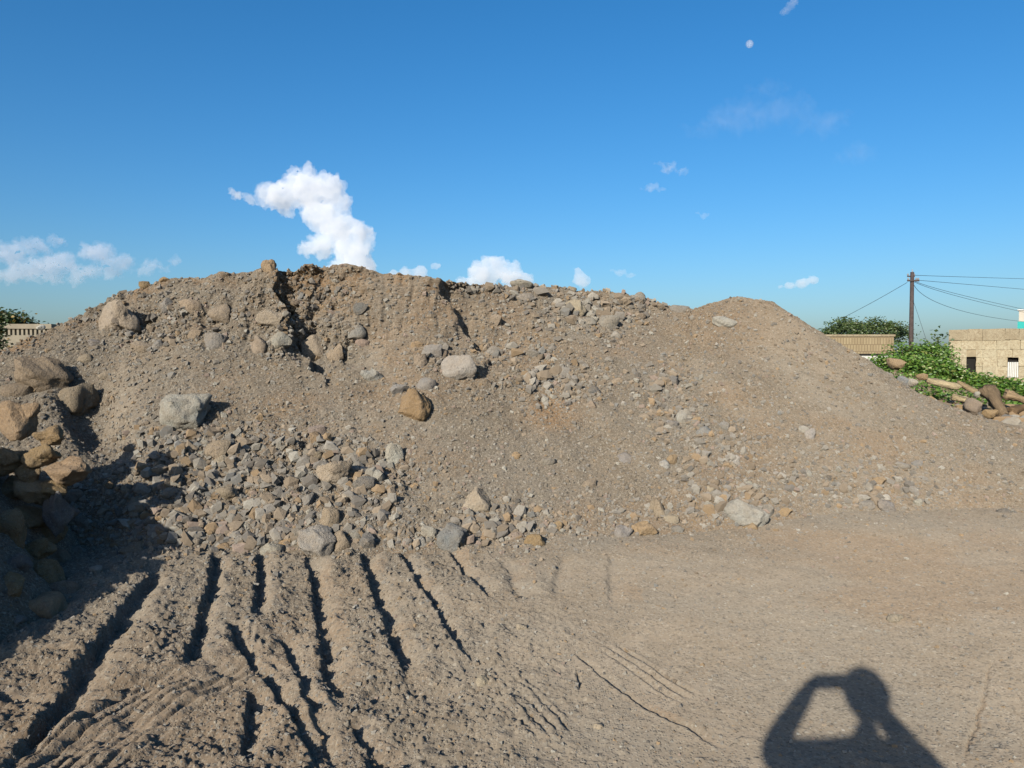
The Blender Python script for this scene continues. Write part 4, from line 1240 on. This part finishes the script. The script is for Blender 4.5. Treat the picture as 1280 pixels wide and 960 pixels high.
for nm, sz in (('cloud_lump', 0.42), ('cloud_curl', 0.15)):
    t = bpy.data.textures.new(nm, 'CLOUDS'); t.noise_scale = sz; t.noise_depth = 4; tex[nm] = t

def cloud(blobs, label, mat, seed, Y=CY, voxel=5.0, sats=12, flat=1.0, lump=60.0, curl=26.0):
    rg = np.random.default_rng(seed)
    bm = bmesh.new()
    c0 = at(blobs[0][0], blobs[0][1], Y)
    k = Y / F / 100
    for b in blobs:
        c = (at(b[0], b[1], Y) - c0) / 100
        r = b[2] * k
        balls = [(c, r)]
        for _ in range(sats):
            d = Vector(rg.normal(size=3)).normalized()
            balls.append((c + Vector((d.x * r * 0.85, d.y * r * 0.85, d.z * r * 0.85 * flat)), r * rg.uniform(0.22, 0.42)))
        for cc, rr in balls:
            m = Matrix.Translation(cc) @ Matrix.Diagonal((1, 1, flat, 1))
            bmesh.ops.create_icosphere(bm, subdivisions=2, radius=rr, matrix=m)
    me = bpy.data.meshes.new('cloud'); bm.to_mesh(me); bm.free()
    o = link('cloud', me, mat)
    o.location = c0; o.scale = (100, 100, 100)
    md = o.modifiers.new('remesh', 'REMESH'); md.mode = 'VOXEL'; md.voxel_size = voxel / 100
    for nm, s_ in (('cloud_lump', lump), ('cloud_curl', curl)):
        d = o.modifiers.new(nm, 'DISPLACE'); d.texture = tex[nm]; d.strength = s_ / 100; d.mid_level = 0.55; d.texture_coords = 'LOCAL'
    tag(o, label, 'cloud', 'clouds low in the sky')
    return o

cloud([(385, 238, 26), (352, 246, 22), (410, 236, 23), (330, 243, 14), (312, 246, 7), (294, 243, 9), (370, 224, 15), (426, 256, 16), (398, 268, 22), (420, 285, 24), (446, 292, 19), (440, 315, 24), (462, 294, 9),
       (405, 306, 18), (382, 312, 11), (448, 335, 24), (428, 345, 22)], 'tall white hook shaped cumulus cloud above the left crest', M_CLOUD, 1)
cloud([(620, 335, 17), (602, 346, 19), (640, 345, 17), (606, 326, 9), (655, 350, 10), (580, 354, 10)], 'white heaped cloud behind the middle of the crest', M_CLOUD, 2)
cloud([(724, 347, 9), (722, 338, 6), (730, 352, 9)], 'small white cloud just above the crest right of the middle', M_CLOUD, 3, curl=16, lump=24)
cloud([(775, 340, 8), (766, 338, 5), (788, 344, 6)], 'small faint flat cloud right of the middle', M_THIN, 4, flat=0.6, curl=16, lump=24)
cloud([(525, 341, 11), (508, 342, 9), (544, 332, 6), (492, 344, 7)], 'low white cloud right of the hook shaped one', M_CLOUD, 5, curl=18, lump=30)
cloud([(1002, 353, 9), (1016, 350, 8), (988, 357, 7), (976, 359, 4)], 'flat bottomed white cloud left of the utility pole', M_CLOUD, 6, flat=0.7, curl=16, lump=22)
cloud([(835, 208, 11), (852, 215, 7), (822, 203, 6)], 'upper one of the two wispy clouds high right of the middle', M_WISP, 7, flat=0.6, curl=40, lump=60)
cloud([(814, 233, 10), (826, 236, 6), (803, 236, 5)], 'lower one of the two wispy clouds high right of the middle', M_THIN, 8, flat=0.5, curl=30, lump=40)
cloud([(880, 269, 6), (872, 266, 4), (876, 258, 3)], 'tiny wispy cloud below the pair of wisps', M_THIN, 9, flat=0.6, curl=18, lump=24)
cloud([(40, 306, 20), (72, 302, 13), (122, 316, 24), (8, 318, 24), (70, 330, 26), (150, 327, 20), (190, 330, 11), (30, 338, 24), (110, 340, 18), (-40, 325, 30), (215, 328, 6), (10, 345, 18), (60, 345, 18), (95, 348, 15), (140, 340, 15), (180, 338, 12), (205, 336, 9), (-20, 345, 20)],
      'wide hazy grey cloud bank low at the left edge', M_GREYED, 10, flat=0.55, curl=34, lump=80)
cloud([(930, 145, 44), (985, 138, 38), (1030, 155, 34), (885, 160, 28), (1070, 190, 26), (960, 110, 26)], 'very faint veil of high cloud in the upper right sky', M_VEIL, 11, flat=0.35, curl=60, lump=150, voxel=12)
cloud([(985, 8, 7), (992, 3, 6), (980, 14, 5)], 'faint little wisp at the top edge of the sky', M_WISP, 12, flat=0.8, curl=30, lump=40)
k = NT('moon_rock')
pos = k.n('ShaderNodeTexCoord').outputs['Object']
nz = k.noise(pos, 2.2, 4, 0.6)
d_ = k.n('ShaderNodeBsdfDiffuse', {'Color': k.mix(k.ramp(nz, 0.42, 0.6), (0.85, 0.84, 0.80), (0.55, 0.55, 0.55))})
tr = k.n('ShaderNodeBsdfTransparent')              # sky behind shows through, standing in for lit air in front
mx = k.n('ShaderNodeMixShader', {0: 0.13}); k.t.links.new(tr.outputs[0], mx.inputs[1]); k.t.links.new(d_.outputs[0], mx.inputs[2])
k.t.links.new(mx.outputs[0], k.out.inputs['Surface'])
bm = bmesh.new(); bmesh.ops.create_icosphere(bm, subdivisions=4, radius=1)
me = bpy.data.meshes.new('moon'); bm.to_mesh(me); bm.free()
for p in me.polygons: p.use_smooth = True
o = link('moon', me, k.m); o.location = at(937, 55, 20000); o.scale = [4.8 / F * 20000] * 3
tag(o, 'pale day moon, a small whitish disc high in the blue sky', 'moon')

# ------------------------------------------------------------------ the photographer, seen only by the shadow on the ground
def build_person():
    J = {'pelvis': ((0, -.46, .95), .135), 'waist': ((0, -.46, 1.10), .125), 'chest': ((0, -.455, 1.31), .165), 'collar': ((0, -.45, 1.45), .105), 'neck': ((0, -.435, 1.50), .055), 'skull': ((0, -.42, 1.58), .06)}
    E = [('pelvis', 'waist'), ('waist', 'chest'), ('chest', 'collar'), ('collar', 'neck'), ('neck', 'skull')]
    for s_, nm in ((-1, 'l'), (1, 'r')):
        elbow = (-.33, -.25, 1.385) if s_ < 0 else (.31, -.30, 1.30)
        wrist = (s_ * .135, -.055, 1.575)
        palm = (s_ * .105, -.022, 1.60)
        J.update({nm + 'sh': ((s_ * .18, -.45, 1.44), .088), nm + 'el': (elbow, .066), nm + 'wr': (wrist, .040), nm + 'pa': (palm, .026),
                  nm + 'hip': ((s_ * .095, -.46, .88), .095), nm + 'kn': ((s_ * .11, -.445, .50), .062), nm + 'an': ((s_ * .115, -.47, .09), .043), nm + 'ft': ((s_ * .125, -.34, .045), .042), nm + 'to': ((s_ * .13, -.25, .035), .034)})
        E += [('collar', nm + 'sh'), (nm + 'sh', nm + 'el'), (nm + 'el', nm + 'wr'), (nm + 'wr', nm + 'pa'), ('pelvis', nm + 'hip'), (nm + 'hip', nm + 'kn'), (nm + 'kn', nm + 'an'), (nm + 'an', nm + 'ft'), (nm + 'ft', nm + 'to')]
        for i, (dz, ln) in enumerate(((.030, .052), (.012, .06), (-.006, .056), (-.024, .045))):
            a = (palm[0] - s_ * .012, palm[1] + .010, palm[2] + dz); c = (a[0] - s_ * ln * .55, -.0045, a[2] + .004); d = (a[0] - s_ * ln, -.016, a[2] + .002)
            J.update({f'{nm}f{i}a': (a, .009), f'{nm}f{i}b': (c, .0085), f'{nm}f{i}c': (d, .007)})
            E += [(nm + 'pa', f'{nm}f{i}a'), (f'{nm}f{i}a', f'{nm}f{i}b'), (f'{nm}f{i}b', f'{nm}f{i}c')]
        J.update({nm + 'ta': ((palm[0] - s_ * .01, -.034, palm[2] - .03), .011), nm + 'tb': ((palm[0] - s_ * .045, -.026, palm[2] - .015), .009)})
        E += [(nm + 'pa', nm + 'ta'), (nm + 'ta', nm + 'tb')]
    SH = {n_: (0.0 if n_[1:2] in ('w', 'p', 'f', 't') and n_[0] in 'lr' and n_[1:] not in ('ft', 'to') else 0.06) for n_ in J}
    for n_ in J: J[n_] = ((J[n_][0][0], J[n_][0][1] + SH[n_], J[n_][0][2]), J[n_][1])
    names = list(J); ix = {n_: i for i, n_ in enumerate(names)}
    me = bpy.data.meshes.new('person_skeleton')
    me.from_pydata([J[n_][0] for n_ in names], [(ix[a], ix[b_]) for a, b_ in E], [])
    tmp = link('person_skeleton', me)
    md = tmp.modifiers.new('skin', 'SKIN')
    for i, n_ in enumerate(names):
        sv = me.skin_vertices[0].data[i]; r = J[n_][1]
        sv.radius = (r * 1.25, r * .85) if n_ in ('pelvis', 'waist', 'chest') else (r, r)
        sv.use_root = n_ == 'pelvis'
    sb = tmp.modifiers.new('sub', 'SUBSURF'); sb.levels = 2; sb.render_levels = 2
    dg = bpy.context.evaluated_depsgraph_get(); dg.update()
    body = bpy.data.meshes.new_from_object(tmp.evaluated_get(dg))
    bpy.data.objects.remove(tmp)
    bm = bmesh.new(); bm.from_mesh(body)
    def ball(c, s3, sub=3):
        bmesh.ops.create_icosphere(bm, subdivisions=sub, radius=1, matrix=Matrix.Translation((c[0], c[1] + .06, c[2])) @ Matrix.Diagonal(tuple(s3) + (1,)))
    ball((0.01, -.42, 1.685), (.084, .102, .118)); ball((0.01, -.385, 1.63), (.056, .062, .058))                    # skull, jaw
    ball((0.01, -.325, 1.665), (.013, .022, .026), 2); ball((0.01, -.332, 1.618), (.026, .012, .009), 2)               # nose, mouth
    for s_ in (-1, 1):
        ball((s_ * .083 + .01, -.425, 1.67), (.012, .024, .034), 2); ball((s_ * .032 + .01, -.335, 1.692), (.015, .010, .009), 2)   # ear, eye
    bmesh.ops.recalc_face_normals(bm, faces=bm.faces)
    bm.to_mesh(body); bm.free()
    tmp = link('person_merge', body)
    rm = tmp.modifiers.new('merge', 'REMESH'); rm.mode = 'VOXEL'; rm.voxel_size = 0.008
    sm = tmp.modifiers.new('smooth', 'SMOOTH'); sm.factor = 0.5; sm.iterations = 3
    dg = bpy.context.evaluated_depsgraph_get(); dg.update()
    fin = bpy.data.meshes.new_from_object(tmp.evaluated_get(dg))
    bpy.data.objects.remove(tmp)
    fin.materials.clear()
    for m in (plain('skin', (0.13, 0.07, 0.045), 0.6, 0.08, 30), plain('shirt_cloth', (0.16, 0.20, 0.26), 0.9, 0.1, 40), plain('trouser_cloth', (0.05, 0.05, 0.06), 0.9, 0.1, 40), plain('shoe_leather', (0.03, 0.025, 0.02), 0.6, 0.1, 30)):
        fin.materials.append(m)
    for p in fin.polygons:
        x, y, z = p.center
        p.use_smooth = True
        p.material_index = 3 if z < .085 else 2 if z < .97 else 0 if (z > 1.51 and abs(x - .005) < .11 and y < -.225) or y > -.20 else 1
    o = link('person', fin)
    tag(o, 'person holding up a phone with both hands, seen only as the shadow at lower right', 'person')
    bm = bmesh.new(); bmesh.ops.create_icosphere(bm, subdivisions=4, radius=1)
    bmesh.ops.delete(bm, geom=[v for v in bm.verts if v.co.z < -0.15 + max(0, v.co.y) * 0.75], context='VERTS')
    hm = bpy.data.meshes.new('hair')
    for v in bm.verts: v.co *= 1 + 0.03 * math.sin(17 * v.co.x + 5 * v.co.z) * math.cos(13 * v.co.y)
    bm.to_mesh(hm); bm.free()
    h = link('hair', hm, plain('hair', (0.012, 0.010, 0.009), 0.7, 0.2, 60), o)
    h.location = (0.01, -.365, 1.695); h.scale = (.104, .118, .128)
    hm.polygons.foreach_set('use_smooth', np.ones(len(hm.polygons), dtype=bool))
    ph = MB().box(-.085, .085, -.015, -.006, 1.565, 1.642).build('phone_body', plain('phone_shell', (0.03, 0.03, 0.035), 0.3, 0.05, 30, spec=0.5), None, bevel=0.003)
    rt = empty('phone', (0, 0, 1.565)); ph.parent = rt; ph.location = (0, 0, -1.565)
    sc_ = MB().box(-.078, .078, -.0165, -.0152, 1.569, 1.638).build('screen', plain('screen_glass', (0.02, 0.02, 0.025), 0.1, 0.05, 30, spec=0.5), rt); sc_.location = (0, 0, -1.565)
    tag(rt, 'phone held up sideways by the person whose shadow shows at lower right', 'phone')
build_person()
